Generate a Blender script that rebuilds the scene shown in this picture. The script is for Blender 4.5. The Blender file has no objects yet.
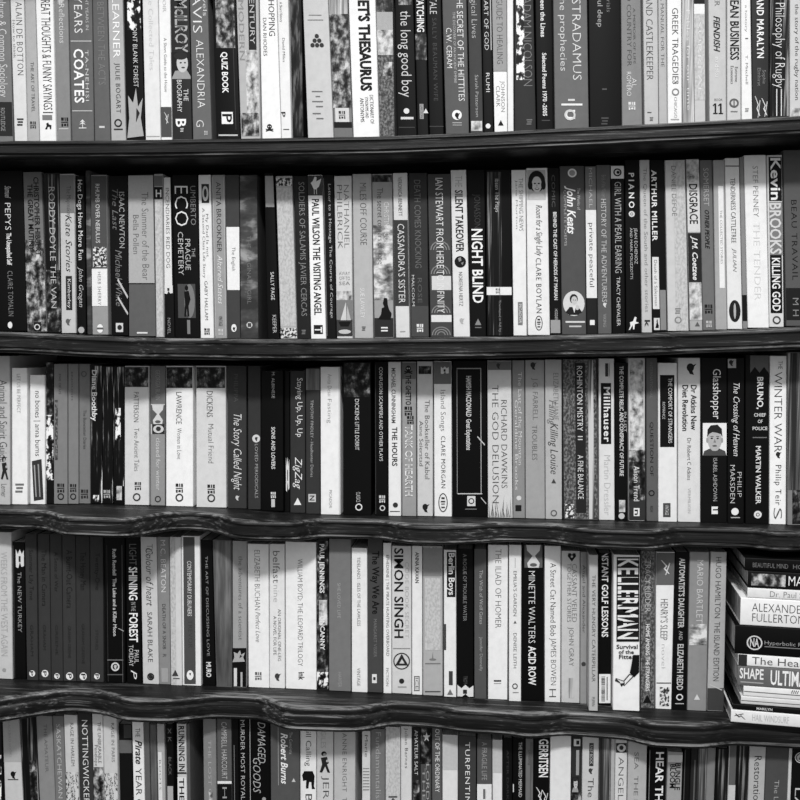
import bpy, math, random
from mathutils import Vector, Matrix

random.seed(7)
sc = bpy.context.scene
COL = sc.collection
rad = math.radians

# ------------------------------------------------------------------ camera
FPX = 858.0
YAW, PITCH = rad(6.0), rad(-4.0)
CAM = Vector((0.10, -1.0, 1.36))
cam_d = bpy.data.cameras.new('camera')
cam_d.sensor_fit = 'HORIZONTAL'
cam_d.sensor_width = 36.0
cam_d.lens = 36.0 * FPX / 800.0
cam_d.clip_start = 0.02
cam = bpy.data.objects.new('camera', cam_d)
COL.objects.link(cam)
cam.location = CAM
cam.rotation_euler = (rad(90) + PITCH, 0, YAW)
sc.camera = cam
RM = cam.rotation_euler.to_matrix()


def ray(px, py):
    return RM @ Vector(((px - 400.0) / FPX, (400.0 - py) / FPX, -1.0))


def on_y(px, py, Y=0.0):
    """the point of the picture's ray that lies on the upright plane y = Y"""
    d = ray(px, py)
    return CAM + d * ((Y - CAM.y) / d.y)


def on_z(px, py, z):
    d = ray(px, py)
    return CAM + d * ((z - CAM.z) / d.z)


def poly(pts):
    pts = sorted(pts)

    def f(x):
        if x <= pts[0][0]:
            a, b = pts[0], pts[1]
        elif x >= pts[-1][0]:
            a, b = pts[-2], pts[-1]
        else:
            for a, b in zip(pts, pts[1:]):
                if a[0] <= x <= b[0]:
                    break
        t = (x - a[0]) / (b[0] - a[0])
        t = max(-0.4, min(1.4, t))
        return a[1] + (b[1] - a[1]) * t
    return f


def smooth(f, r, n=6):
    return lambda x: sum(f(x + r * k / n) for k in range(-n, n + 1)) / (2 * n + 1)


# --------------------------------------------------------------- materials
def lin(g):
    c = max(0.0, min(255.0, g)) / 255.0
    return c / 12.92 if c <= 0.04045 else ((c + 0.055) / 1.055) ** 2.4


_M = {}


def new_mat(name, rough=0.5, spec=0.3):
    m = bpy.data.materials.new(name)
    m.use_nodes = True
    b = m.node_tree.nodes['Principled BSDF']
    b.inputs['Roughness'].default_value = rough
    b.inputs['Specular IOR Level'].default_value = spec
    return m, m.node_tree, b


def gray4(v):
    return (v, v, v, 1)


def ramp(nt, fac, stops):
    r = nt.nodes.new('ShaderNodeValToRGB')
    e = r.color_ramp.elements
    while len(e) < len(stops):
        e.new(0.5)
    for i, (p, v) in enumerate(stops):
        e[i].position = p
        e[i].color = gray4(lin(v))
    nt.links.new(fac, r.inputs[0])
    return r.outputs[0]


def noise(nt, scale, detail=3.0, vec=None, stretch=None, rough=0.55):
    n = nt.nodes.new('ShaderNodeTexNoise')
    n.inputs['Scale'].default_value = scale
    n.inputs['Detail'].default_value = detail
    n.inputs['Roughness'].default_value = rough
    tc = nt.nodes.new('ShaderNodeTexCoord')
    out = tc.outputs['Object']
    if stretch:
        mp = nt.nodes.new('ShaderNodeMapping')
        mp.inputs['Scale'].default_value = stretch
        nt.links.new(out, mp.inputs[0])
        out = mp.outputs[0]
    nt.links.new(out, n.inputs['Vector'])
    return n.outputs['Fac']


def cover_mat(g):
    """printed card cover: one grey with faint handling wear"""
    k = ('c', int(g))
    if k not in _M:
        m, nt, b = new_mat('cover_grey_%d' % g, 0.5, 0.12)
        f = noise(nt, 110.0, 5.0)
        q = g * .6 if g < 30 else g
        nt.links.new(ramp(nt, f, [(0.3, q * 0.97), (0.5, q), (0.7, q * 1.015 + 1)]), b.inputs['Base Color'])
        _M[k] = m
    return _M[k]


def ink(g):
    k = ('i', int(g))
    if k not in _M:
        m, nt, b = new_mat('ink_grey_%d' % g, 0.5, 0.12)
        f = noise(nt, 300.0, 2.0)
        nt.links.new(ramp(nt, f, [(0.3, g * 0.96), (0.7, g)]), b.inputs['Base Color'])
        _M[k] = m
    return _M[k]


def tex_mat(kind):
    """printed photographs and speckled cover art; sheen is shine put into the colour"""
    k = ('t', kind)
    if k in _M:
        return _M[k]
    m, nt, b = new_mat('print_' + kind, 0.45, 0.15)
    P = {  # scale, stretch, stops
        'torn': (120, (1, 1, .8), [(0.44, 10), (0.49, 60), (0.54, 235)]),
        'photo': (120, (1, 1, .8), [(0.36, 14), (0.46, 60), (0.55, 130), (0.66, 200)]),
        'photolight': (120, (1, 1, .8), [(0.34, 80), (0.44, 150), (0.55, 195), (0.65, 218)]),
        'photodark': (120, (1, 1, .8), [(0.4, 8), (0.5, 34), (0.58, 80), (0.67, 165)]),
        'cloud': (60, (1, 1, 1.6), [(0.35, 70), (0.48, 140), (0.6, 215)]),
        'grain': (420, (1, 1, .7), [(0.4, 55), (0.5, 82), (0.6, 122)]),
        'speckle': (420, (1, 1, .6), [(0.38, 166), (0.5, 182), (0.62, 192)]),
        'stripe': (150, (1, 1, .02), [(0.42, 40), (0.5, 95), (0.58, 195)]),
        'stripedark': (170, (1, 1, .03), [(0.45, 9), (0.52, 34), (0.6, 150)]),
        'crease': (170, (1.3, 1, .09), [(0.5, 8), (0.56, 18), (0.61, 100), (0.66, 215)]),
        'lace': (330, (1, 1, 1), [(0.46, 40), (0.5, 120), (0.54, 215)]),
        'swirl': (120, (1, 1, .6), [(0.42, 200), (0.49, 190), (0.5, 25), (0.52, 25), (0.54, 190)]),
        'line': (300, (1, 1, .03), [(0.4, 120), (0.52, 175), (0.62, 205)]),
        'gradient': (60, (1, 1, .1), [(0.4, 60), (0.5, 88), (0.6, 120)]),
        'sheen': (30, (.6, 1, 1.2), [(0.42, 48), (0.52, 70), (0.62, 150)]),  # gloss of a spine, painted as paler colour
        'bark': (110, (1.5, 1, .25), [(0.4, 8), (0.5, 28), (0.62, 95)]),
    }[kind]
    f = noise(nt, P[0], 4.0, stretch=P[1])
    nt.links.new(ramp(nt, f, P[2]), b.inputs['Base Color'])
    _M[k] = m
    return m


def paper_mat():
    if 'paper' not in _M:
        m, nt, b = new_mat('page_edges', 0.9, 0.1)
        f = noise(nt, 40.0, 3.0, stretch=(60, 1, 1))
        nt.links.new(ramp(nt, f, [(0.3, 130), (0.7, 195)]), b.inputs['Base Color'])
        _M['paper'] = m
    return _M['paper']


def wood_mat(name, dark, mid, light, rough=0.42, spec=.22, worn=None):
    """stained board: long streaky grain, paler scratches; worn: how pale rubbed edges and their painted highlights get"""
    m, nt, b = new_mat(name, rough, spec)
    f = noise(nt, 260.0, 8.0, stretch=(.03, .8, 1.2), rough=0.75)
    f2 = noise(nt, 22.0, 3.0, stretch=(.3, 1, 1))
    mix = nt.nodes.new('ShaderNodeMath')
    mix.operation = 'MULTIPLY_ADD'
    nt.links.new(f2, mix.inputs[0])
    mix.inputs[1].default_value = 0.3
    nt.links.new(f, mix.inputs[2])
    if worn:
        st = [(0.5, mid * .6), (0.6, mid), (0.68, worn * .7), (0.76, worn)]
    else:
        st = [(0.48, dark), (0.62, mid), (0.72, mid * 1.5), (0.8, light)]
    nt.links.new(ramp(nt, mix.outputs[0], st), b.inputs['Base Color'])
    bp = nt.nodes.new('ShaderNodeBump')
    bp.inputs['Strength'].default_value = 0.35
    bp.inputs['Distance'].default_value = 0.0015
    nt.links.new(f, bp.inputs['Height'])
    nt.links.new(bp.outputs[0], b.inputs['Normal'])
    return m


# ------------------------------------------------------------------ meshes
def link(name, verts, faces, mats, parent=None, fmat=None, smoothed=False):
    me = bpy.data.meshes.new(name)
    me.from_pydata([tuple(v) for v in verts], [], faces)
    for m in mats:
        me.materials.append(m)
    if fmat:
        me.polygons.foreach_set('material_index', fmat)
    if smoothed:
        me.polygons.foreach_set('use_smooth', [True] * len(me.polygons))
        me.set_sharp_from_angle(angle=rad(50))
    me.update()
    o = bpy.data.objects.new(name, me)
    COL.objects.link(o)
    if parent is not None:
        o.parent = parent
    return o


def thing(name, label, cat, loc, group=None):
    o = bpy.data.objects.new(name, None)
    o.empty_display_size = 0.02
    COL.objects.link(o)
    o.location = loc
    o['label'] = label
    o['category'] = cat
    if group:
        o['group'] = group
    return o


def box(v, f, x0, x1, y0, y1, z0, z1):
    n = len(v)
    v += [(x0, y0, z0), (x1, y0, z0), (x1, y1, z0), (x0, y1, z0), (x0, y0, z1), (x1, y0, z1), (x1, y1, z1), (x0, y1, z1)]
    f += [tuple(n + i for i in q) for q in ((0, 3, 2, 1), (4, 5, 6, 7), (0, 1, 5, 4), (1, 2, 6, 5), (2, 3, 7, 6), (3, 0, 4, 7))]


# lettering: Blender's own font, turned into outlines once per string and style
_TXT, _WANT = {}, []


def want(s, style):
    k = (s, style)
    if k in _TXT:
        return
    c = bpy.data.curves.new('lettering_source', 'FONT')
    c.body = s
    c.size = 1.0
    c.resolution_u = 2
    c.offset = 0.018 if 'b' in style else (-0.014 if 'n' in style else -0.006)
    if 'B' in style:
        c.offset = 0.045
    c.shear = 0.3 if 'i' in style else 0.0
    c.space_character = 1.12 if 'w' in style else 1.0
    o = bpy.data.objects.new('lettering_source', c)
    COL.objects.link(o)
    _TXT[k] = o


def bake_text():
    want('H', '')
    bpy.context.view_layer.update()
    dg = bpy.context.evaluated_depsgraph_get()
    out = {}
    for k, o in _TXT.items():
        ev = o.evaluated_get(dg)
        me = ev.to_mesh()
        out[k] = ([(v.co.x, v.co.y) for v in me.vertices], [tuple(p.vertices) for p in me.polygons])
        ev.to_mesh_clear()
    for o in list(_TXT.values()):
        c = o.data
        bpy.data.objects.remove(o)
        bpy.data.curves.remove(c)
    _TXT.clear()
    _TXT.update(out)
    ys = [p[1] for p in out[('H', '')][0]]
    return max(ys) - min(ys)


# marks on a spine (y in picture rows; u 0..1 across the spine; h, w in shares of the spine's width)
def T(s, y0, y1, u=.5, h=.45, g=235, st=''):
    want(s, st)
    return ('T', s, y0, y1, u, h, g, st)


def H(s, y, u0, u1, h, g, st=''):          # upright words across the spine, h in picture rows
    want(s, st)
    return ('H', s, y, u0, u1, h, g, st)


def P(y0, y1, g, u0=0.0, u1=1.0):
    return ('P', y0, y1, u0, u1, g)


def X(y0, y1, kind, u0=0.0, u1=1.0):
    return ('X', y0, y1, u0, u1, kind)


def E(kind, y, u=.5, r=3.5, g=20, g2=220):
    return ('E', kind, y, u, r, g, g2)


def G(kind, y0, y1, u0=0.0, u1=1.0):
    return ('G', kind, y0, y1, u0, u1)


def ell(cx, cy, rx, ry, n=18, a0=0.0, a1=360.0):
    k = n if a1 - a0 >= 360 else n + 1
    return [(cx + rx * math.cos(rad(a0 + (a1 - a0) * i / n)), cy + ry * math.sin(rad(a0 + (a1 - a0) * i / n))) for i in range(k)]


def rect(a, b, c, d):
    return [(a, b), (c, b), (c, d), (a, d)]


# little printed drawings, in a unit box (x across, y up), painted in order: (outline, grey)
random.seed(11)
GFX = {
    'eleven': [(q, 18) for x in (.0, .52) for q in (rect(x + .16, 0, x + .32, 1), rect(x + .02, 0, x + .46, .1), [(x + .16, 1), (x + .0, .84), (x + .0, .74), (x + .16, .84)])],
    'boy': [(rect(0, 0, 1, 1), 226), ([(0, 0), (.06, .14), (.3, .22), (.7, .22), (.94, .14), (1, 0)], 70),
            (rect(.38, .15, .62, .34), 150), (ell(.5, .48, .3, .34), 172), (ell(.19, .47, .05, .08), 150), (ell(.81, .47, .05, .08), 150),
            ([(.18, .55), (.2, .8), (.34, .93), (.62, .95), (.8, .82), (.83, .55), (.76, .66), (.6, .7), (.4, .72), (.26, .66)], 34),
            (ell(.38, .53, .05, .025), 40), (ell(.63, .53, .05, .025), 40), (rect(.32, .58, .45, .6), 60), (rect(.56, .58, .69, .6), 60),
            ([(.5, .52), (.56, .4), (.45, .4)], 120), (ell(.5, .3, .1, .025), 80)],
    'lady': [(rect(0, 0, 1, 1), 178), ([(.02, 0), (.15, .18), (.4, .26), (.65, .26), (.9, .16), (1, 0)], 190), (ell(.52, .62, .46, .36), 22),
             (rect(.4, .2, .64, .36), 185), (ell(.52, .52, .27, .27), 205), ([(.24, .6), (.4, .78), (.7, .78), (.82, .6), (.8, .9), (.25, .9)], 24),
             (ell(.42, .55, .06, .025), 40), (ell(.63, .55, .06, .025), 40), (ell(.53, .375, .12, .035), 60), (ell(.53, .382, .09, .016), 232), (ell(.16, .5, .13, .16), 24), (ell(.88, .5, .13, .16), 24), ([(.53, .54), (.57, .45), (.49, .45)], 160)],
    'poet': [(ell(.5, .5, .5, .5, 24), 205), ([(.12, .16), (.3, .36), (.7, .36), (.88, .16), (.7, .04), (.3, .04)], 30), (ell(.5, .68, .19, .2), 35),
             (ell(.52, .62, .14, .17), 190), ([(.42, .4), (.6, .4), (.52, .12)], 215), (ell(.48, .64, .03, .015), 50), (ell(.58, .64, .03, .015), 50),
             (ell(.66, .34, .08, .1), 190)],
    'face': [(rect(0, 0, 1, 1), 28), ([(.0, 0), (.2, .3), (.8, .34), (1, .1), (1, 0)], 150), (ell(.58, .58, .3, .34), 190), (ell(.5, .85, .36, .14), 40),
             (ell(.5, .6, .06, .03), 40), (ell(.72, .6, .05, .03), 40), (ell(.62, .42, .1, .03), 70)],
    'whitebird': [(rect(0, 0, 1, 1), 62), ([(.2, .62), (.35, .72), (.5, .95), (.62, .9), (.6, .7), (.95, .84), (.78, .45), (.55, .3), (.4, .32), (.3, .5)], 225),
                  (rect(.42, .06, .46, .34), 210), (rect(.58, .06, .62, .34), 210)],
    'man': [(rect(0, 0, 1, 1), 70), (ell(.66, .5, .3, .5), 118), (ell(.5, .88, .1, .08), 12), ([(.36, .78), (.62, .8), (.72, .55), (.6, .35), (.64, .04), (.52, .04), (.5, .3), (.46, .04), (.34, .04), (.4, .4)], 12)],
    'figure': [([(.1, .1), (.3, .3), (.35, .55), (.5, .6), (.42, .75), (.5, .97), (.7, .95), (.72, .7), (.8, .5), (.95, .35), (.9, .08)], 14)],
    'ships': [(rect(0, 0, 1, 1), 120), (rect(0, 0, 1, .45), 55), ([(.1, .4), (.9, .4), (.75, .26), (.25, .26)], 18), ([(.25, .44), (.6, .95), (.62, .44)], 200), ([(.65, .44), (.68, .85), (.9, .44)], 180), (ell(.5, .12, .4, .06), 190)],
    'leg': [([(.75, .98), (1, .98), (1, .5), (.8, .36), (.62, .48), (.68, .7)], 14), ([(.6, .46), (.78, .38), (.4, .12), (.28, .2)], 60), ([(.62, .42), (.74, .4), (.42, .16), (.34, .2)], 225),
            ([(.05, .34), (.4, .26), (.42, .18), (.28, .1), (.22, .2), (.02, .26)], 40), ([(.1, .31), (.37, .24), (.37, .2), (.24, .19), (.22, .23)], 215)],
    'dogline': [([(.1, .0), (.25, .3), (.2, .55), (.45, .62), (.6, .95), (.75, .9), (.68, .6), (.95, .5), (.6, .42), (.55, .05), (.45, .05), (.42, .35), (.2, .02)], 225)],
    'donkey': [([(.05, .75), (.2, .95), (.8, .95), (.95, .7), (.9, .2), (.98, .05), (.75, .05), (.7, .4), (.55, .4), (.5, .08), (.32, .08), (.34, .5), (.12, .45)], 16)],
    'child': [(ell(.45, .88, .22, .11), 30), (ell(.5, .84, .12, .07), 150), ([(.2, .7), (.7, .74), (.85, .45), (.7, .4), (.95, .02), (.75, .02), (.55, .3), (.3, .02), (.1, .04), (.3, .4)], 34), (ell(.72, .55, .1, .06), 170)],
    'grass': [([(x, 0), (x + .03, .0), (x + random.uniform(-.12, .14), random.uniform(.4, 1.0))], 35) for x in [i / 15 for i in range(15)]],
    'star': [([(.5 + r * math.sin(rad(36 * i)), .5 + r * math.cos(rad(36 * i))) for i, r in enumerate([.5, .2] * 5)], 215)],
    'globe': [(ell(.5, .5, .5, .5), 22), ([(.3, .8), (.55, .9), (.6, .6), (.4, .5)], 140), ([(.55, .4), (.8, .5), (.7, .2)], 130)],
    'hourglass': [(rect(0, 0, 1, 1), 90), ([(.1, 1), (.9, 1), (.85, .75), (.58, .52), (.85, .2), (.8, 0), (.2, 0), (.15, .2), (.45, .52), (.15, .75)], 205), (ell(.5, .12, .2, .08), 90)],
    'arcs': [([(.5 + r * math.cos(rad(a)), c + r * .42 * math.sin(rad(a))) for a in range(0, 181, 20)] + [(.5 + (r - .05) * math.cos(rad(a)), c + (r - .05) * .42 * math.sin(rad(a))) for a in range(180, -1, -20)], 130)
             for c in (.02, .5) for r in (.2, .32, .44)],
    'barcode': [(rect(0, 0, 1, 1), 232)] + [(rect(.2, .06 + .88 * i / 22, .52, .06 + .88 * i / 22 + random.uniform(.012, .03)), 20) for i in range(22)] + [(rect(.66, .1, .74, .9), 60)],
    'torn': [([(0, 0), (1, .04), (.85, .4), (1, .8), (.7, .62), (.6, 1), (.4, .7), (.1, .85), (.15, .4)], 165), ([(.55, .3), (.8, .5), (.6, .6)], 40)],
    'whitetorn': [([(0, .05), (.3, .0), (.5, .3), (.7, .05), (1, .1), (1, .9), (.75, .7), (.5, .95), (.25, .7), (0, .95)], 215), (rect(.35, .3, .6, .6), 40)],
    'scrawl': [([(.1, 1), (.2, .98), (.7, .6), (.5, .45), (.9, .1), (.8, .08), (.35, .42), (.55, .6)], 215), ([(.5, .0), (.6, .02), (.95, .8), (.85, .82)], 205)],
    'arch': [([(0, 1), (0, 0), (.25, .35), (.5, .02), (.75, .35), (1, 0), (1, 1)], 95)],
    'tree': [(ell(.5, .3, .45, .1), 120), ([(.42, .3), (.58, .3), (.5, .95)], 110)],
    'scratch': [([(0, .9), (.05, 1), (1, .3), (.95, .2)], 190)],
    'cameo': [(rect(0, 0, 1, 1), 40), (ell(.5, .5, .42, .4), 200), (ell(.5, .52, .2, .24), 50)],
    'stamp': [([(.05, .95), (.8, 1), (.95, .04), (.2, .0)], 52), ([(.2, .85), (.3, .86), (.42, .1), (.34, .1)], 160), ([(.5, .88), (.6, .88), (.72, .1), (.64, .1)], 150)],
    'medal': [(ell(.5, .5, .5, .5, 22), 190), (ell(.5, .5, .42, .42, 22), 40), (ell(.5, .5, .34, .34), 170), ([(.3, .3), (.5, .75), (.7, .3)], 40)],
    'horse': [([(.1, .1), (.3, .5), (.25, .8), (.5, .95), (.6, .7), (.9, .6), (.85, .1), (.7, .1), (.65, .4), (.45, .4), (.35, .08)], 30)],
}
# ------------------------------------------------------------- the books
# each: (x0 top, x1 top, x0 base, x1 base, top row, grey, label, marks, set-back)
ROWS = {}
ROWS[1] = [
 (-9, 9.5, -6, 13, -34, 112, 'mid grey book lettered Sociology in white with a dark foot panel', [T('Culture & Common Sociology', -8, 97, .55, .42, 205), P(102, 136, 40), T('ROUTLEDGE', 108, 131, .5, .22, 150)]),
 (10, 23.8, 14.5, 27.2, -30, 205, 'pale paperback with thin dark spaced capitals next to the Sociology book', [T('ALAIN DE BOTTON', 2, 75, .62, .46, 60, 'nw'), T('How to think', 20, 58, .2, .2, 130), E('lines', 122, .5, 4, 50)]),
 (24.8, 35.2, 27.6, 39.4, -28, 165, 'thin grey paperback with a small boxed emblem at its foot', [T('THE ART OF TRAVEL', 62, 112, .55, .28, 70), E('boxed', 125, .5, 3.5, 60)]),
 (35.6, 53, 39.8, 55.9, -30, 226, 'white paperback lettered Thoughts and Sayings in black capitals', [T('GREAT THOUGHTS & FUNNY SAYINGS', -5, 110, .56, .52, 25), P(112, 113, 60, .25, .85), P(115, 120, 120, .2, .8), G('horse', 122, 130, .3, .8)]),
 (53.4, 67.8, 56.2, 70.7, -30, 128, 'grey paperback with pale upper lettering and a black emblem above a line', [T('Reflections', 4, 43, .5, .4, 205), X(-20, 4, 'photolight', .25, .75), E('boxed', 122, .6, 4.5, 25), P(128.5, 129.3, 200, .15, .85)]),
 (68.6, 92, 72, 94, -32, 95, 'wide grey book lettered YEARS with white rules across the spine', [T('YEARS', -4, 33, .4, .34, 225, 'w'), T('EIGHT YEARS IN', -10, 30, .78, .12, 190), P(40.7, 41.6, 190, .05, .95), T('COATES', 49, 103, .38, .4, 235, 'bw'), T('TA-NEHISI', 50, 101, .74, .14, 205, 'w'), P(110.5, 111.4, 190, .05, .95), E('tree', 124, .5, 4.5, 215)]),
 (92.6, 107, 94.8, 110.4, -30, 92, 'dark grey book with nearly invisible lettering, beside the YEARS book', [T('BETWEEN THE ACTS', 2, 85, .55, .45, 125, 'n'), P(126, 128, 200, .3, .65)]),
 (108, 122.6, 111.2, 126, -31, 168, 'light grey paperback lettered LEARNER in white, dark ringed emblem below', [T('LEARNER', -3, 58, .52, .46, 238), T('JULIE BOGART', 63, 113, .5, .3, 50, 'w'), E('ring', 123, .5, 4, 30), P(128.6, 130, 50, .2, .8)]),
 (123.6, 141, 126.5, 144.8, -31, 10, 'black paperback with torn white imagery and a torn grey foot', [X(-20, 30, 'torn', .2, .95), T('POINT BLANK FOREST', 24, 87, .6, .25, 220, 'n'), G('torn', 88, 138, .05, .95)]),
 (142.4, 157.8, 145.6, 160.6, -33, 214, 'plain pale grey paperback with barely visible lettering', [T('The Collected Tales', -10, 70, .5, .3, 190, 'n'), P(136, 136.8, 160, .05, .95)]),
 (158.2, 170, 161, 172, -32, 226, 'slim white paperback with a grey foot panel carrying a white squiggle', [T('A Short Guide to the House', 38, 92, .5, .26, 110), T('MEMOIR', -15, 12, .5, .3, 190), P(107, 137, 75), G('scrawl', 112, 124, .25, .75)]),
 (170.4, 189, 172.6, 192, -30, 40, 'dark book lettered BIOGRAPHY with a photographed face', [T('McILROY', -1, 53, .5, .62, 165, 'b'), T('McILROY', -1, 53, .5, .4, 50, 'n'), G('face', 52, 79), T('THE', 89, 101, .74, .24, 220), T('BIOGRAPHY', 80, 112, .4, .24, 220), T('B', 119, 127, .45, .5, 235, 'b'), E('lines', 130, .5, 2, 200)]),
 (189.8, 207.6, 193, 211.8, -32, 98, 'grey paperback lettered ALEXANDRIA in wide white capitals', [T('TRAVIS', -33, 33, .4, .5, 225, 'n'), T('Travels', -20, 16, .82, .22, 205), T('ALEXANDRIA', 40, 108, .5, .4, 225, 'n'), T('G', 120, 127, .4, .4, 205), E('boxed', 133, .7, 2, 190)]),
 (212.4, 235.6, 216.4, 240.3, -31, 14, 'black book lettered QUIZ with a white publisher square at its foot', [X(-20, 48, 'photo', .12, .92), T('QUIZ BOOK', 52, 93, .42, .24, 240, 'b'), P(112, 124, 232, .25, .72), T('P', 114, 122.5, .48, .38, 15, 'b'), P(10, 130, 55, .82, .85), P(134.5, 136, 190, .1, .9)]),
 (236.2, 258.4, 241, 260.4, -30, 172, 'worn pale paperback with a narrow dark title strip and crumpled cover picture', [X(50, 115, 'photolight', .35, .95), P(-20, 50, 35, .52, .88), T('CENTURY', -10, 44, .7, .22, 190), T('MODERN', 0, 60, .2, .24, 140), X(113, 136, 'photo', .05, .95)]),
 (259.6, 276.6, 262.2, 281.2, -30, 228, 'white paperback lettered SHOPPING with a small black skull emblem', [T('SHOPPING', -4, 36, .68, .34, 25), T('DAN RHODES', 18, 56, .27, .2, 90), E('skull', 128, .4, 4, 20)]),
 (277.2, 288.2, 281.6, 291.4, -30, 222, 'thin white paperback wedged between SHOPPING and a dark rough spine', [T('A Short History', 2, 22, .3, .24, 110), T('David Miles', 38, 62, .45, .24, 110), T('p', 112, 117, .35, .4, 40, 'b'), P(129, 129.8, 60, .2, .8)]),
 (289, 301.4, 292, 303.5, -26, 26, 'dark rough-spined book sunk beside a wide pale trefoil book', [X(-20, 136, 'bark'), ], .006),
 (302.8, 328, 308, 333.6, -33, 190, 'wide pale grey book with a dark trefoil of dots', [T('THE LITTLE BOOK', 13.5, 16, .48, .3, 100) if False else P(14.8, 15.6, 120, .22, .72), P(19.6, 20.4, 120, .16, .78), E('trefoil', 41, .5, 6.5, 50)] + [P(91 + i * 5 + (2 if i > 3 else 0), 92 + i * 5 + (2 if i > 3 else 0), 110, .22 + (.14 if i % 2 else 0), .64 - (.1 if i % 3 == 1 else 0)) for i in range(6)]),
 (328.6, 347.6, 334.4, 352.8, -31, 120, 'picture-covered grey paperback with a pale square emblem near its foot', [X(-25, 14, 'line'), X(14, 108, 'photo'), P(108, 122, 205, .1, .85), E('boxed', 115, .47, 4, 50), P(122, 128, 22), P(128, 137, 110)]),
 (348.6, 375.4, 353.5, 379.6, -34, 230, 'broad white book lettered THESAURUS in bold black', [T("ROGET'S THESAURUS", -26, 91, .56, .38, 18, 'B'), T('DICTIONARY OF', 95, 124, .74, .14, 60), T('SYNONYMS AND', 97, 118, .55, .12, 70), T('ANTONYMS', 98, 122, .37, .14, 60)]),
 (376, 392.6, 380, 394.6, -30, 100, 'mottled grey picture paperback pressed against the THESAURUS', [X(-20, 12, 'photodark'), P(12, 30, 165), X(30, 55, 'photolight'), X(55, 136, 'grain'), X(62, 76, 'photo', .3, .9)]),
 (394.8, 413.4, 397.2, 417, -29, 12, 'black book lettered long good boy in condensed white lower case', [X(-15, 5, 'photo', .2, .9), T('the long good boy', 11, 97, .5, .52, 205), E('disc', 111, .5, 2.8, 215), T('WALKER', 116.5, 119, .5, .1, 190) if False else P(117, 119.4, 205, .2, .85), P(127, 128, 60, .1, .9)]),
 (414.4, 425.6, 417.6, 428.6, -29, 26, 'narrow black paperback with white and grey patchy picture, beside long good boy', [T('WATCHING', -7, 32, .5, .6, 228, 'b'), X(34, 60, 'photodark'), P(104, 119, 150, .25, .6), T('LARSSON', 105, 118, .42, .2, 40), E('tri', 111, .8, 2.5, 215)]),
 (426.5, 441.2, 429.8, 443.8, -30, 20, 'black book with dim grey lower lettering and pale TALE at top', [T('A TALE', -10, 14, .45, .46, 200), T('SALLY BEAUMAN WIFE', 18, 101, .5, .28, 70, 'w'), P(126, 127, 60)]),
 (442.2, 466.4, 446, 469, -32, 84, 'grey paperback lettered SECRET in white beside a round white emblem', [T('THE SECRET OF THE HITTITES', -6, 101, .72, .25, 225), T('THE DISCOVERY OF AN ANCIENT EMPIRE', 12, 83, .47, .1, 190), T('C.W. CERAM', 28, 68, .24, .22, 225), E('disc', 115, .5, 5, 235), E('comma', 116, .5, 3.5, 20), P(122.5, 123.3, 180, .3, .7), P(124.8, 125.5, 180, .3, .7)]),
 (467.6, 480.6, 470.5, 483.4, -29, 60, 'dark grey paperback with a mottled pale square at its foot', [T('Magical Lives', -12, 38, .45, .42, 190, 'n'), T('Sarah Patterson', 75, 117, .55, .24, 170), X(121, 131, 'photolight', .08, .92)]),
 (481.4, 491.4, 484, 493.6, -30, 20, 'narrow black paperback lettered GOD in white capitals', [T('THE ART OF GOD', -17, 50, .45, .42, 225, 'n'), P(-20, 50, 180, .85, .95), T('RUMI', 73, 92, .5, .36, 215), E('disc', 126, .45, 2.5, 225)]),
 (492, 506.5, 494.7, 507.3, -31, 160, 'paperback lettered HEALING, grey above and white below', [P(-20, 71, 150), P(72, 134, 230), T('GUIDE TO HEALING', -1, 64, .5, .42, 60, 'n'), T('JOHNSON', 81, 112, .64, .28, 100), T('CLARK', 86, 107, .32, .28, 100), E('tri', 123, .5, 3, 25)]),
 (506.9, 513.2, 507.6, 513.6, -30, 222, 'very thin white booklet pressed against the HEALING paperback', []),
 (514.4, 533.4, 514.4, 536.2, -30, 44, 'dark grey book with a ragged pale stripe along its upper spine', [X(-20, 80, 'torn', .1, .5), T('ADAM NICOLSON', -3, 86, .66, .42, 120, 'n'), E('lines', 122, .7, 3, 110)]),
 (535.2, 552, 537, 553.4, -29, 9, 'black paperback lettered Selected Poems in small white type', [T('Between the Lines', -14, 37, .42, .26, 225, 'b'), T('Selected Poems 1970 -2005', 53, 116, .48, .24, 225, 'b'), P(120, 121, 70, .3, .8)]),
 (553.2, 587, 555, 589, -33, 100, 'broad grey book lettered prophecies in white script capitals', [T('NOSTRADAMUS', -24, 80, .68, .25, 215, 'n'), T('the prophecies', -6, 71, .27, .19, 205), P(99, 101, 205, .4, .6), P(103.6, 105.6, 225, .2, .82), T('U', 110, 119, .46, .26, 230, 'b'), E('ring', 115, .45, 5.5, 200)]),
 (588.4, 620.4, 590, 621.4, -31, 14, 'broad almost plain black book with small dim lettering at its top', [T('soul deep', -8, 27, .35, .16, 170), T('the trials', -15, 12, .62, .12, 120), P(88.5, 90, 80, .4, .55), E('lines', 121, .48, 4, 70)]),
 (621, 640.6, 622.2, 642.4, -31, 126, 'grey paperback with two faint dark type lines beside a broad black book', [T('NO COUNTRY FOR', -12, 66, .4, .22, 80), T('A MEMOIR OF LIFE', 8, 64, .66, .12, 80), T('AL', 78, 88, .62, .24, 205), T('ROMERO', 72, 96, .36, .22, 215), E('boxed', 106, .5, 4, 215)]),
 (643, 657.6, 644.8, 658.6, -30, 182, 'light grey paperback with outlined dark capitals down most of its spine', [T('AND CASTLEKEEPER', -4, 80, .42, .46, 60, 'n'), P(112, 113, 80, .2, .5), E('lines', 119, .5, 2, 100)]),
 (658.2, 666, 659, 667.4, -30, 172, 'narrow light grey paperback beside one lettered TRAGEDIES', [T('A MANUAL FOR THE', -4, 67, .5, .42, 80, 'n')]),
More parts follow.
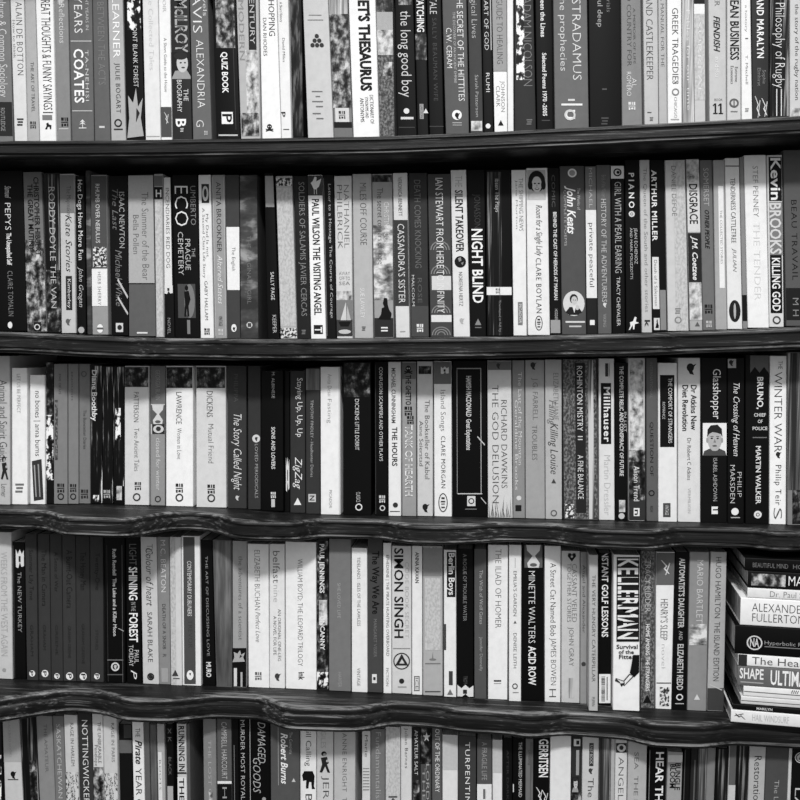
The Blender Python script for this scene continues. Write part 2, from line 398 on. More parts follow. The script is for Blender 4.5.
 (667.2, 681.4, 668, 682, -31, 226, 'white paperback lettered TRAGEDIES with a round pale emblem', [T('GREEK TRAGEDIES', 8, 84, .55, .42, 70), T('3', 80, 84, .6, .3, 120), E('ring', 92, .55, 3.6, 130), T('CHICAGO', 97, 118, .55, .2, 150), P(119, 120, 160, .2, .8)]),
 (682, 693.2, 683, 694.2, -30, 176, 'speckled pale grey paperback beside the TRAGEDIES one', [X(-20, 134, 'line'), T('Fables for our time', 10, 110, .5, .3, 215, 'n')]),
 (693.6, 704.6, 694.8, 705.6, -30, 188, 'mottled pale paperback with a white block and black bar at its top', [X(14, 100, 'speckle'), P(4, 14, 228), P(-20, 4, 24), T('SURREAL', 22, 95, .5, .3, 215, 'n')]),
 (708.4, 726, 709.8, 726.3, -31, 186, 'light grey paperback numbered 11 in large black figures', [T('FIENDISH', 16, 52, .46, .34, 22, 'bi'), T('su doku', 57, 77, .45, .22, 225), T('KILLER', -20, 6, .5, .3, 120), H('BOOK', 101, .3, .78, 2.4, 90), G('eleven', 103.5, 114, .2, .82)]),
 (727.2, 740.4, 727.2, 741, -31, 192, 'pale paperback lettered BUSINESS in bold black, ringed emblem below', [T('MEAN BUSINESS', -7, 60, .55, .62, 20, 'b'), T('Extreme', 67, 82, .66, .22, 60), T('Economics', 66, 84, .34, .22, 60), E('ring', 103, .5, 4.5, 90), P(99, 107, 90, .46, .54), P(111, 112, 120, .25, .75)]),
 (741.2, 750.4, 741.8, 752.6, -30, 224, 'slim white paperback beside the BUSINESS one, tiny dark lettering', [T('a history', 5, 32, .5, .22, 130), P(38, 39, 90, .4, .7), T('T. Mitchell', 55, 84, .5, .24, 130), E('lines', 110, .5, 2, 150)]),
 (751.4, 769, 753, 768.6, -32, 46, 'dark grey paperback with white scribbles at its foot', [T('AND MARALYN', -3, 58, .5, .38, 238, 'bw'), T('Sophie', 70, 84, .7, .2, 130), T('Elmhirst', 68, 86, .4, .2, 130), G('scrawl', 96, 118, .1, .5), G('scrawl', 98, 117, .5, .95)]),
 (770, 788.8, 769.6, 788.8, -32, 42, 'dark paperback lettered Philosophy in flowing white script', [X(-20, 116, 'stripedark'), T('Philosophy of Rugby', 3, 88, .5, .5, 220, 'n'), P(89, 116, 215, .34, .39), P(89, 116, 215, .58, .63)]),
 (790, 803, 789.6, 804, -31, 192, 'pale paperback with small dark type beside the flowing Philosophy script', [T('the story of the rugby nation', 4, 100, .5, .28, 60), X(108, 116, 'photolight', .1, .9)]),
]
ROWS[2] = [
 (-10, 22.6, -6, 27, 171, 12, 'broad black book with small white script at the row end', [T('Samuel', 186, 198, .52, .18, 225, 'i'), T('PEPYS', 203, 230, .52, .17, 225, 'n'), T('The Unequalled Self', 233, 265, .52, .14, 225, 'b'), T('CLAIRE TOMALIN', 271, 316, .54, .15, 120, 'w'), E('oval', 325, .5, 3, 225)]),
 (23, 41.3, 27.4, 47, 172, 108, 'paperback lettered GREAT in black above a busy market picture', [X(240, 333, 'photo'), T('CHRISTOPHER HIBBERT', 177, 256, .7, .26, 22, 'b'), T('THE GREAT MUTINY', 184, 251, .36, .26, 22, 'b'), P(322, 332, 25, .35, .72), E('ring', 327, .52, 3, 205)]),
 (43, 59, 47.4, 61, 173, 40, 'dark mottled paperback lettered VAN in spaced pale capitals', [X(174, 333, 'stripedark'), X(270, 333, 'photodark'), T('RODDY DOYLE THE VAN', 187, 308, .52, .38, 180)]),
 (59.6, 74, 61.6, 75.8, 174, 186, 'pale paperback with a dark rounded name tag low on the spine', [P(175, 213, 118), T('The Mapmaker', 186, 216, .6, .3, 40, 'n'), T('Kate Stories', 215, 272, .55, .42, 40, 'i'), P(276, 310, 40, .35, .78), T('Kimberley', 279, 308, .57, .22, 215), E('comma', 322, .45, 3.5, 90)]),
 (74.2, 84, 76.2, 86, 176, 14, 'black paperback lettered Dogs Have Fun in white', [T('Hot Dogs Have More Fun', 180, 260, .5, .5, 232), T('John Grogan', 267, 307, .5, .46, 190, 'i'), E('disc', 330, .5, 3.2, 170)]),
 (84.4, 90.4, 86.4, 92, 168, 86, 'thin grey book set back between the Dogs paperback and a panelled one', [X(170, 335, 'sheen')], .005),
 (90.8, 106.4, 92.4, 108.2, 175, 146, 'grey paperback with a white name panel and a drawing of an island', [P(176, 268, 76), T('RHUMB OVER NEBULUS', 184, 243, .42, .26, 215), X(247, 267, 'lace', .1, .95), P(269, 306, 228), T('HERB SHERRY', 272, 305, .48, .2, 60, 'w'), E('oval', 328.5, .5, 4, 232), P(327.5, 329.5, 90, .3, .7)]),
 (108.6, 127.6, 111.4, 128.4, 176, 18, 'black paperback crossed by pale curved lines beside the Summer book', [T('ISAAC NEWTON', 192, 248, .68, .28, 170), T('The Last', 189, 230, .3, .3, 110, 'i'), T('Michael White', 250, 306, .45, .36, 120, 'i'), G('scratch', 278, 304, .4, 1), G('scratch', 296, 320, .4, 1), P(323, 332, 205, .28, .7), E('disc', 327.5, .5, 2.6, 40)]),
 (128, 153.2, 129, 155.8, 175, 90, 'broad grey book lettered Summer, pale above and dark below', [P(175.4, 283, 168), T('The Summer of the Bear', 192, 280, .64, .26, 90), T('Bella Pollen', 215, 254, .28, .22, 90), P(283, 284, 40), P(332, 333.6, 215, .3, .7)]),
 (153.8, 162.6, 156.2, 164, 174, 160, 'slim light grey book with a black H tab near its top', [P(176, 186, 105), P(187, 199, 15), H('H', 197, .2, .85, 7, 220, 'b'), X(200, 338, 'speckle', .1, .9)]),
 (163, 171.4, 164.4, 174.6, 177, 20, 'narrow paperback, white above, torn edge, black below', [P(177.4, 289, 218, .0, .85), T('INCENDIARIES RED DOG', 188, 268, .45, .42, 40), G('whitetorn', 284, 294, 0, .9), T('NOVEL', 318, 334, .45, .3, 150)]),
 (171.8, 197.2, 175, 200, 175, 11, 'broad black book lettered CEMETERY with a silhouetted man in a glow', [T('ECO', 186, 226, .36, .52, 225, 'n'), T('UMBERTO', 186, 225, .82, .2, 130), T('THE', 248, 257, .8, .13, 160), T('PRAGUE', 239, 270, .58, .2, 190), T('CEMETERY', 232, 275, .3, .2, 190), G('man', 284, 318, .15, .85), P(320, 334, 120, .5, .62)]),
 (198.2, 210.6, 200.6, 213.8, 175, 224, 'white paperback with a dark postage stamp picture on top', [G('cameo', 184, 203, .25, .85), T('My Dad Is not', 214, 257, .64, .2, 110), T('A Second Class Life Story', 208, 278, .36, .2, 110), T('GABY HALLAM', 281, 320, .48, .24, 100), E('boxed', 331.5, .5, 3.2, 30)]),
 (211.6, 224.8, 215, 226.8, 175, 148, 'grey paperback lettered Altered in pale italic with a framed border', [P(177, 336, 185, .06, .1), P(177, 336, 185, .9, .94), T('ANITA BROOKNER', 182, 252, .5, .36, 50), T('Altered States', 255, 304, .5, .4, 225, 'i'), T('VINTAGE', 316, 326, .5, .3, 60), E('boxed', 332, .5, 3, 200)]),
 (225.4, 239, 228, 240.2, 175, 62, 'dark grey paperback with a wide white panel lettered English', [P(227, 290, 230), T('The English', 247, 271, .52, .26, 40), E('oval', 328, .5, 3.6, 225), E('comma', 329, .5, 2, 30)]),
 (239.8, 257, 240.8, 258.4, 175, 58, 'dark grey book with a glossy light band across its middle', [X(176, 338, 'sheen'), T('THE IMAGINARY GIRL', 236, 304, .5, .22, 110), E('disc', 325, .5, 3, 205), P(323, 327, 70, .4, .6)]),  # the sheen patch paints the spine's shine, it is no picture
 (264, 273.6, 267.4, 279.6, 173, 14, 'leaning black paperback with a pale grey block at its top', [P(176, 207, 165, .1, .95), T('SALLY PAGE', 272, 300, .55, .3, 220), T('KEEPER', 315, 333, .62, .3, 190)], .004),
 (275.6, 292, 280.6, 297, 176, 176, 'pale marbled book with lace-patterned bands at both ends', [X(178, 186, 'lace'), X(328, 338, 'lace'), X(188, 326, 'speckle', .04, .96)]),
 (293.6, 307, 297.4, 310.4, 176, 32, 'dark paperback lettered SOLDIERS in dim grey capitals', [T('SOLDIERS OF SALAMIS JAVIER CERCAS', 182, 316, .5, .42, 130), E('lines', 332, .5, 2.4, 120)]),
 (307.6, 322, 311, 326, 175, 232, 'white paperback lettered VISITING in bold black below a white bird', [G('whitebird', 175.4, 195.5, 0, 1), T('PAUL WILSON THE VISITING ANGEL', 199, 315, .5, .46, 20, 'b'), P(325, 334, 30, .2, .8), T('T', 327, 332.5, .5, .46, 230, 'b')]),
 (322.8, 333.4, 326.6, 336, 175, 26, 'narrow black paperback with one fine pale line of type, beside VISITING', [T('Letter to a Hostage The Course of Courage', 184, 318, .6, .26, 190), P(178, 336, 110, .04, .1)]),
 (334, 351.4, 337, 352.6, 176, 200, 'light paperback with tall thin grey capitals above pictured ships', [T('NATHANIEL', 185, 248, .7, .3, 100, 'n'), T('PHILBRICK', 185, 249, .3, .3, 100, 'n')] + [H(s, y, .2, .86, 3.4, 110, 'n') for s, y in (('AWAY', 275), ('OFF TO', 280), ('SEA', 285))] + [X(291, 306, 'photolight'), G('ships', 300, 336)]),
 (352.4, 371.4, 354.6, 373.2, 174, 172, 'pale grey paperback lettered OFF COURSE in thin dark capitals', [T('MILES OFF COURSE', 183, 245, .55, .34, 60, 'n'), T('SUE LAWLEY', 288, 318, .45, .22, 222), E('lines', 328.5, .5, 2.2, 70)]),
 (372, 392.2, 374.6, 393.6, 174, 150, 'cloudy grey paperback with a dark seated figure low on the spine', [X(225, 300, 'cloud'), X(175, 182, 'photodark'), T('CHRISTINA COURT', 202, 252, .7, .24, 205), T('The secret corners of hope', 188, 264, .36, .28, 80), P(318, 337, 42), G('figure', 297, 322, .1, .95), P(327, 328.4, 225, .35, .7), P(330, 331.4, 225, .35, .7)]),
 (392.8, 407.2, 396, 409.6, 173, 205, 'pale paperback with a long dark panel lettered SISTER', [P(220, 306, 55), T("CASSANDRA'S SISTER", 224, 303, .5, .46, 215), T('VERONICA BENNETT', 177, 216, .48, .26, 70), P(331, 332, 150, .3, .7)]),
 (408.6, 427, 411.6, 428.8, 173, 48, 'dark grey paperback with dim lettering and a small white emblem', [T('DEATH COMES KNOCKING', 180, 268, .46, .34, 105), T('MALCOLM', 275, 306, .14, .14, 205), T('ROSE', 278, 303, .52, .24, 90), P(306, 337, 70), E('boxed', 328, .5, 4, 225)]),
 (427.6, 450.2, 430.6, 452.2, 174, 66, 'dark paperback lettered INFINITY with fine pale arcs and white patches', [P(276, 290, 205, .1, .98), G('arcs', 225, 275), G('arcs', 290, 336), T('IAN STEWART FROM HERE TO INFINITY', 178, 313, .5, .32, 222), P(315, 322, 215, .05, .98)]),
 (450.6, 466.2, 453.6, 470, 170, 214, 'white paperback lettered TAKEOVER above a dark globe', [T('THE', 176, 187, .5, .44, 170), T('SILENT TAKEOVER', 190, 252, .5, .46, 20, 'b'), G('globe', 256, 267.6, .14, .86), T('NOREENA HERTZ', 272, 306, .5, .24, 60, 'n'), E('comma', 321, .5, 3, 170)]),
 (466.8, 484.8, 470.4, 486.2, 170, 15, 'black paperback lettered NIGHT in bold white capitals', [T('JONASSON', 194, 228, .5, .34, 60), T('NIGHT BLIND', 229, 303, .52, .6, 236, 'b'), E('tri', 322, .5, 3.4, 130), P(327, 328, 110, .3, .7)]),
 (485.4, 510.6, 486.8, 512.4, 170, 9, 'thick black bound volume with a narrow white band low down', [X(172, 336, 'stripedark', .08, .62), T('Ibsen The Plays', 179, 212, .45, .16, 190), P(287, 295, 225), E('boxed', 291, .45, 2.5, 90), P(171, 336, 60, .52, .535), T('Translated in full by', 300, 332, .52, .08, 150)]),
 (511.4, 525.6, 513.6, 526.8, 170, 222, 'white paperback with an upright grey foot label beside a black volume', [T('THE SHIPPING NEWS', 178, 231, .66, .3, 90, 'n'), T('Jane Morton', 180, 229, .34, .14, 120), P(302, 325, 120, .35, .7), T('PICADOR', 304, 323, .52, .2, 215)]),
 (526.2, 547.6, 528, 550, 168, 222, 'white paperback with a smiling dark-haired woman portrait on top', [G('lady', 170, 200, .04, .9), T('Room for a Single Lady', 205, 256, .55, .28, 45, 'i'), T('CLARE BOYLAN', 258, 313, .52, .24, 60, 'w'), E('ovalring', 323, .5, 7, 40)]),
 (548.2, 559.2, 550.6, 561.4, 168, 18, 'narrow black paperback with a pale sticker at its foot', [T('COMIC', 175, 207, .45, .3, 90), T('BEHIND THE CAST OF HERODS AT MARIAN', 212, 300, .55, .3, 215, 'b'), T('HODDER', 309, 320, .55, .26, 190), P(320, 333, 150, .0, .9)]),
 (559.8, 584.6, 562, 586.4, 166, 76, 'grey paperback with a white oval portrait of a young man', [E('disc', 173, .5, 4, 150), E('ring', 173, .5, 4.4, 225), T('John Keats', 186, 234, .42, .32, 232, 'bi'), T('The Works of', 188, 210, .74, .12, 190), T('COMPLETE POEMS', 190, 246, .2, .1, 170), G('poet', 291, 316, .06, .94), P(321, 322.8, 205, .15, .95), P(325.6, 327.2, 190, .3, .8)]),
 (585, 595.8, 586.8, 597.4, 166, 30, 'narrow paperback lettered peaceful, grey top, white middle, black foot', [P(166.6, 210, 110), P(210, 298, 222), T('MICHAEL', 168, 208, .5, .3, 170), T('private peaceful', 223, 287, .5, .42, 30), P(320, 325, 225, .3, .75)]),
 (596.2, 610.2, 598.2, 611.6, 165, 88, 'grey paperback with pale and dark faint type beside the peaceful one', [T('Birds of the Western', 175, 198, .5, .3, 130), T('HISTORY OF THE ADVENTURERS', 199, 302, .5, .36, 190), E('comma', 305, .5, 2.6, 205), T('VIKING', 314, 327, .5, .22, 160)]),
 (610.8, 624, 612.2, 625.2, 165, 13, 'black paperback lettered PEARL with a white ring-stamped square on top', [P(166, 178.6, 215), E('ring', 172.4, .5, 4, 20), E('disc', 172.4, .55, 1.6, 30), T('GIRL WITH A PEARL EARRING', 182, 273, .52, .48, 170), T('TRACY CHEVALIER', 277, 326, .5, .26, 205)]),
 (624.8, 639.2, 626, 641.4, 160, 9, 'black paperback lettered PIANO with a white dog sketch at foot', [T('P I A N O', 173, 208, .45, .36, 225, 'b'), E('disc', 214, .45, 3, 205), E('ring', 214, .45, 1.4, 20), T('JEAN ECHENOZ', 228, 264, .68, .2, 190), T('AND MARK POLIZZOTTI', 228, 279, .4, .16, 190), G('dogline', 316, 330, .1, .9)]),
 (639.8, 649.6, 642, 652.2, 160, 184, 'pale paperback with one long thin dark line beside the dog sketch', [T('The Queen of the South and other stories', 168, 312, .5, .36, 90, 'n'), T('k', 320, 327, .5, .5, 40, 'b')]),
 (650.2, 664.2, 652.6, 667.2, 160, 14, 'black and white paperback lettered Death in small dark type', [T('ARTHUR MILLER', 170, 241, .26, .34, 228, 'bw'), P(257, 309, 215, .05, .5), T('Death of a Salesman', 260, 306, .26, .2, 40), P(290, 330, 130, .55, .95), P(318, 330, 205, .1, .5), G('figure', 319, 329, .15, .45)]),
 (665.2, 685.2, 668, 688.8, 160, 192, 'pale worn book with small grey capitals on upper spine', [X(161, 333, 'speckle', .4, .96), T('DANIEL DEFOE', 166, 216, .42, .22, 110), E('lines', 311, .5, 3, 110), E('ring', 320, .5, 3.4, 130)]),
 (686.4, 699.2, 690, 702.6, 159, 165, 'patchy paperback lettered DISGRACE in jagged black capitals', [X(160, 182, 'photolight'), P(182, 232, 205), T('DISGRACE', 184, 224, .5, .6, 25, 'b'), P(233, 282, 35), T('J.M. Coetzee', 236, 280, .5, .4, 225, 'bi'), X(283, 320, 'photolight'), E('tri', 324, .6, 2.4, 90)]),
 (700, 712.2, 703, 715.2, 160, 104, 'grey paperback lettered OTHER PEOPLE in bold black italics', [T('SOMERSET', 168, 206, .48, .42, 170), T('OTHER PEOPLE', 210, 249, .5, .34, 18, 'bi'), E('boxed', 309, .5, 4.5, 30), E('boxed', 324, .5, 3.2, 190)]),
 (713.4, 724.6, 715.8, 727.2, 160, 158, 'grey paperback with a long narrow white label down its spine', [P(186, 288, 226, .4, .86), T('THE COLLECTED STORIES', 210, 264, .62, .2, 110)]),
 (725, 739.4, 727.8, 742.6, 158, 216, 'white paperback with a dark upright oval at its foot', [P(165.6, 166.6, 60), T('TENDERNESS CATTLETREE', 178, 243, .52, .32, 70), T('JULIAN', 248, 272, .52, .24, 120, 'i'), E('ovaldark', 311, .5, 10, 30)]),
 (739.8, 743.8, 743, 747.6, 157, 130, 'sliver of a grey book, dark block low, by the oval emblem', [P(295, 321, 16)]),
 (744.4, 766.2, 748, 769.2, 155, 226, 'broad clean white paperback with faint grey thin capitals', [T('STEF PENNEY', 166, 217, .5, .24, 110, 'n'), T('THE TENDER', 222, 300, .5, .3, 208, 'n')]),
 (767.2, 782.2, 769.6, 784, 155, 205, 'paperback lettered KILLING on a black panel under large white lettering', [P(157, 201, 14, .1, .96), T('Kevin', 158, 200, .5, .62, 230, 'b'), P(202, 255, 120, .1, .96), T('BROOKS', 203, 254, .5, .72, 205, 'b'), P(255, 313, 12, .1, .9), T('KILLING GOD', 258, 311, .5, .52, 230, 'b'), E('ring', 320, .5, 4, 60)]),
 (783.6, 803, 786.4, 806, 150, 82, 'grey book with a dark lower panel at the row end past KILLING', [T('BEAU TRAVAIL', 200, 280, .5, .28, 25, 'w'), P(288, 320, 28), T('M H', 298, 316, .5, .3, 130)]),
]
ROWS[3] = [
 (-8, 9.6, -8, 10, 356, 178, 'pale paperback with a small dark sketched figure, first on the row', [T('Animal and Spirit Guide', 380, 462, .6, .42, 60), G('child', 456, 480, .45, .95), T('Lerner', 484, 497, .65, .3, 90)]),
 (11.8, 27, 12, 27.4, 368, 226, 'tall white paperback with faint grey type, second on the row', [T('LET US BE PERFECT', 374, 413, .45, .22, 140), E('lines', 488, .5, 5, 110)]),
 (29.8, 44.8, 30.2, 45, 375, 224, 'white paperback lettered bones, with a tilted dark stamp', [T('no bones | anna burns', 391, 456, .5, .34, 30), G('stamp', 459, 501, .08, .95)]),
 (45.4, 53.4, 45.6, 53.6, 362, 22, 'narrow dark paperback patterned with white blotches beside the bones one', [X(415, 480, 'torn'), X(362.5, 415, 'photodark')], .004),
 (53.8, 67.4, 53.8, 67.4, 364, 122, 'grey paperback with ringed emblem, first of three alike greys', [T('FIVE OF US', 374, 394, .45, .16, 60), X(400, 460, 'grain', .1, .3), E('boxed', 488, .52, 4.5, 35), E('ring', 496.5, .52, 3.4, 30)]),
 (68, 78.2, 68.2, 78.4, 364, 122, 'grey paperback with ringed emblem, thin middle one of three greys', [T('ENOUGH', 372, 400, .4, .16, 80), E('boxed', 488, .5, 4, 35), E('ring', 496.5, .5, 3.2, 30)]),
 (79, 90, 79.2, 90.2, 364, 114, 'grey paperback with central dark type, third of three greys', [T('The Bonesetter Diaries', 410, 449, .5, .28, 45), E('ring', 374, .45, 3, 85), E('boxed', 494, .5, 4.5, 40)]),
 (90.6, 102.4, 90.8, 102.6, 365, 10, 'black creased paperback with a white title high on the spine', [X(366, 503, 'crease'), T('Diane Boothby', 370, 421, .3, .4, 228, 'b'), X(495, 502, 'torn', .2, .7)]),
 (102.8, 112.8, 103, 113, 366, 9, 'black creased paperback between two other cracked black spines', [X(367, 503, 'crease'), E('boxed', 494, .4, 4, 170)]),
 (113, 123.8, 113.2, 124, 366, 12, 'black creased paperback with white flecks and a boxed foot emblem', [X(367, 450, 'crease'), X(408, 440, 'torn', .2, .7), X(486, 500, 'photolight', .3, .8), X(450, 486, 'crease')]),
 (124.6, 148.8, 124.6, 149, 366, 205, 'pale classic paperback with a dark foliage picture strip, wider middle lettering', [X(367, 387, 'photodark', .02, .98), T('PATTERSON', 392, 422, .48, .2, 90), T('Two Ancient Tales', 428, 471, .48, .2, 90, 'n'), E('boxed', 486, .55, 4, 60), E('ring', 497, .5, 4, 60)]),
 (150.6, 165.2, 151, 165, 366, 108, 'grey paperback with a pale round picture across its middle', [P(433, 505, 142), P(404, 434, 190), G('hourglass', 405, 424, 0, 1), G('cameo', 424, 434, .1, .98), T('GEORGIA BLAIN', 370, 400, .5, .3, 150), T('closed for winter', 438, 490, .5, .3, 205), E('ring', 499, .5, 3.2, 50)]),
 (166, 193, 166, 193, 366, 230, 'bright white classic paperback with a dark landscape strip on top', [X(367, 388, 'photodark', .02, .98), T('LAWRENCE', 392, 424, .48, .2, 70), T('Women in Love', 428, 459, .48, .17, 100, 'n'), E('boxed', 488, .5, 4.5, 40), E('ring', 497.5, .5, 4, 50)]),
 (196, 225.6, 196.4, 226.4, 366, 204, 'broad pale classic paperback with a dark landscape strip, more worn', [X(367, 388, 'photodark', .02, .98), T('DICKENS', 391, 417, .46, .2, 80), T('Mutual Friend', 424, 463, .48, .18, 100, 'n'), E('boxed', 489, .5, 4.5, 40), E('ring', 498, .5, 4, 50)]),
 (227.6, 246.2, 227.8, 246.4, 366, 52, 'dark grey paperback with a long white handwritten title', [T('PHILIPPA', 374, 402, .45, .22, 80), T('The Story Called Night', 414, 490, .5, .42, 215, 'i'), E('comma', 498, .5, 2.6, 190)]),
 (247.8, 260.4, 248, 260.6, 366, 50, 'dark grey paperback with a white disc above small pale capitals', [E('disc', 438.5, .66, 4, 205), E('comma', 439, .66, 2.2, 60), T('LOVED PERIODICALS', 444, 498, .68, .24, 160)]),
 (261.2, 283, 261.2, 283.4, 371, 9, 'thick black book lettered LOVERS in small white capitals', [T('M. ALBINESE', 372, 398, .55, .13, 190), T('SONS AND LOVERS', 427, 469, .55, .16, 205, 'b'), E('boxed', 495, .55, 3, 215), P(499, 507, 190, .46, .62)]),
 (283.8, 289.6, 284, 290, 371, 14, 'sliver of a black book with torn white edges, by the zigzag lettering', [G('whitetorn', 455, 492, .3, .9)], .003),
 (290.2, 305, 290.2, 305.2, 371, 48, 'dark grey paperback lettered Staying Up in white script', [T('Staying Up, Up, Up', 378, 437, .62, .36, 225), T('ZigZag', 457, 489, .52, .46, 228, 'i'), E('tri', 501.5, .5, 3.8, 225)]),
 (305.8, 319.8, 306, 319.8, 368, 50, 'dark grey paperback with one fine pale line and a boxed emblem', [X(369, 390, 'gradient'), T('TIMOTHY FINDLEY - Headhunter Diaries', 400, 477, .42, .2, 170), P(494, 502, 190, .18, .72), T('N', 495.5, 500.5, .44, .34, 40, 'b')]),
 (320.4, 340, 320.8, 340.4, 367, 226, 'clean white paperback with thin grey type beside dark grey ones', [T('Anita Desai', 374, 396, .45, .2, 120, 'n'), T('Fasting', 399, 423, .45, .2, 120, 'n'), T('PICADOR', 490, 508, .5, .14, 140), X(368, 514, 'stripe', .93, 1)]),
 (343, 371, 343, 371.4, 362, 10, 'broad black classic lettered LITTLE under a dark painted scene', [X(363, 397, 'photodark', .04, .96), T('DICKENS', 399, 420, .5, .14, 215), T('LITTLE DORRIT', 422, 450, .5, .14, 215), T('CLASSICS', 492, 502, .54, .14, 190), E('ring', 507, .56, 3.6, 215)]),
 (374.4, 387.4, 374.8, 387.6, 362, 12, 'slimmer black classic with long white capitals beside the painted-scene one', [T('CONFUSION SCAMPERS AND OTHER PLAYS', 367, 461, .5, .26, 215), P(365, 514, 60, .06, .1), E('boxed', 499, .58, 3.6, 200), E('ring', 508, .6, 2.8, 205)]),
 (388.2, 400.8, 388.6, 401, 362, 220, 'white paperback lettered HOURS in black capitals', [T('MICHAEL CUNNINGHAM', 368, 423, .42, .3, 90, 'b'), T('THE HOURS', 427, 466, .5, .4, 40, 'b'), E('disc', 505, .55, 2.6, 50), P(511, 511.8, 60, .1, .9)]),
 (402, 416, 402.2, 416.2, 359, 145, 'mid grey paperback with black upper and outlined white lower letters', [P(363, 379, 105), E('skull', 370, .45, 4.5, 25), T('THE GHETTO', 375, 405, .45, .36, 20, 'b'), E('boxed', 411, .45, 4.5, 20), E('boxed', 420, .6, 4, 20), T('TANK OF HEARTH', 425, 496, .48, .5, 225, 'b'), T('TANK OF HEARTH', 425, 496, .48, .34, 120, 'n')]),
 (417, 432.8, 417.4, 432.8, 359, 192, 'pale paperback lettered Bookseller with a dark bird emblem', [X(366, 374, 'photodark', .1, .9), T('The Bookseller of Kabul', 400, 479, .62, .3, 75), T('Asne Seierstad', 421, 466, .24, .24, 75), E('comma', 508, .5, 4.5, 30)]),
 (433.8, 451.4, 434.4, 451.8, 360, 222, 'white paperback with an upright oval outline at its foot, beside the Bookseller', [P(361, 384, 105), G('whitetorn', 366, 374, .4, .85), T('Island Songs', 390, 431, .5, .28, 90, 'n'), T('CLARE MORGAN', 436, 488, .52, .24, 60, 'w'), E('ovalring', 502.5, .5, 9, 60)]),
 (452.6, 486.6, 453, 487, 357, 8, 'very broad black book with a thin white rectangle framing its spine', [P(368, 369, 150, .12, .82), P(493.2, 494.2, 190, .14, .86), P(368, 494, 150, .12, .135), P(368, 494, 170, .82, .84), T('HAMISH MACDONALD  Great Expectations', 376, 450, .46, .14, 205, 'b'), P(496, 506, 205, .42, .66), E('ring', 501, .54, 3, 25), P(508.6, 509.4, 120, .36, .7), G('scratch', 436, 448, .72, .95), G('scratch', 497, 506, .82, .98)]),
 (487.4, 511.2, 488, 512.6, 360, 198, 'broad pale book lettered DELUSION with dark grass at its foot', [P(361, 370, 110), E('comma', 366, .45, 3, 60), T('THE GOD DELUSION', 385, 503, .32, .26, 70, 'n'), T('RICHARD DAWKINS', 400, 488, .68, .24, 70, 'n'), G('grass', 494, 517, .04, .98)]),
 (512.2, 524.4, 513, 525, 359, 132, 'slim grey paperback with pale two-line type beside the grassy DELUSION', [T('The Last of the Mountain', 372, 465, .6, .3, 215, 'n'), T('Geraldine Brooks', 400, 490, .3, .24, 205), E('disc', 498, .5, 2.4, 205), P(505, 511, 24, .2, .7)]),
 (525.2, 544.2, 525.6, 545, 359, 152, 'grey paperback lettered TROUBLES in dim capitals with a dark top blot', [E('comma', 366, .4, 4, 50), T('J.G. FARRELL', 378, 420, .48, .26, 105), T('TROUBLES', 425, 460, .48, .26, 105)]),
 (545, 561.6, 545.6, 562, 359, 170, 'light grey paperback with overlapping dark script down the spine', [T('ELIZABETH JANE', 373, 420, .6, .3, 120), T('Falling', 400, 425, .4, .4, 100, 'i'), T('Killing Louise', 423, 474, .5, .46, 60, 'i'), E('tri', 481, .5, 2.4, 60), E('ring', 513, .5, 3.2, 90)]),
 (562.6, 596.4, 564, 598, 357, 82, 'very broad mottled grey book lettered BALANCE on a dark strip', [X(358, 519, 'grain'), X(360, 519, 'stripe', .74, .9), P(363, 513, 35, .36, .66), T('ROHINTON MISTRY', 366, 431, .5, .16, 222), T('II', 436, 440, .5, .14, 200), T('A FINE BALANCE', 455, 499, .5, .16, 222), X(504, 518, 'lace', .04, .3)]),
 (598.6, 614, 599, 614.6, 358, 210, 'white paperback with an upright black panel of typewriter lettering', [T('i', 362, 378, .55, .3, 60), P(383, 444, 16, .14, .8), T('Millhauser', 387, 442, .5, .4, 225, 'bw'), T('Martin Dressler', 455, 515, .5, .42, 182, 'n')]),
 (615, 627.4, 615.4, 627.6, 363, 12, 'black paperback with dense white capitals beside the typewriter lettering', [T('THE COMPLETE RELIC AND CONSPIRACY OF FUTURE', 366, 476, .52, .3, 205, 'b'), T('IN LIST', 412, 432, .82, .2, 190), X(500, 512, 'photolight', .3, .8), E('disc', 516, .5, 3, 190)]),
 (628.2, 645, 628.8, 645, 357, 190, 'picture paperback fading from pale sky to dark foot with white type', [X(360, 450, 'photolight', .1, .9), X(450, 468, 'photo'), P(468, 521, 48), X(462, 500, 'photodark'), T('Alison Trend', 466, 501, .45, .34, 225), P(508, 516, 222, .3, .66), T('n', 509.5, 515, .48, .28, 30, 'b')]),
 (646.2, 657.2, 646.6, 657.6, 358, 88, 'narrow grey paperback lettered QUESTION in dark capitals', [T('INTERNATIONAL', 362, 398, .45, .24, 120), T('QUESTION OF', 422, 476, .45, .3, 20), E('ring', 493, .45, 3, 30), T('RSV', 506, 512, .45, .24, 40)]),
 (658, 677, 658.4, 677, 363, 218, 'white paperback with a black upright panel of white capitals', [P(375, 447, 13, .1, .86), T('THE COMFORT OF STRANGERS', 378, 443, .64, .2, 225), T('ROMANCE', 402, 419, .3, .14, 190), P(503, 517, 70, .25, .65), T('VINTAGE', 505, 515, .45, .18, 205)]),
 (678, 700.4, 678, 700.4, 358, 208, 'pale broad paperback lettered Diet Revolution in black', [E('comma', 369, .55, 6, 30), T('Dr Atkins New', 385, 430, .68, .24, 25, 'b'), T('Diet Revolution', 385, 431, .3, .24, 25, 'b'), T('Dr Robert C Atkins', 438, 480, .48, .17, 80), T('VERMILION', 488, 513, .5, .12, 170)]),
 (701.2, 727, 701.2, 727, 358, 16, 'black paperback with a square photograph of a short-haired youth', [T('Glasshopper', 369, 419, .58, .3, 222), G('boy', 423, 455.6, .06, .98), T('ISABEL ASHDOWN', 458, 501, .54, .15, 170), P(506.5, 514, 225, .4, .64), P(509, 510.4, 15, .45, .7)]),
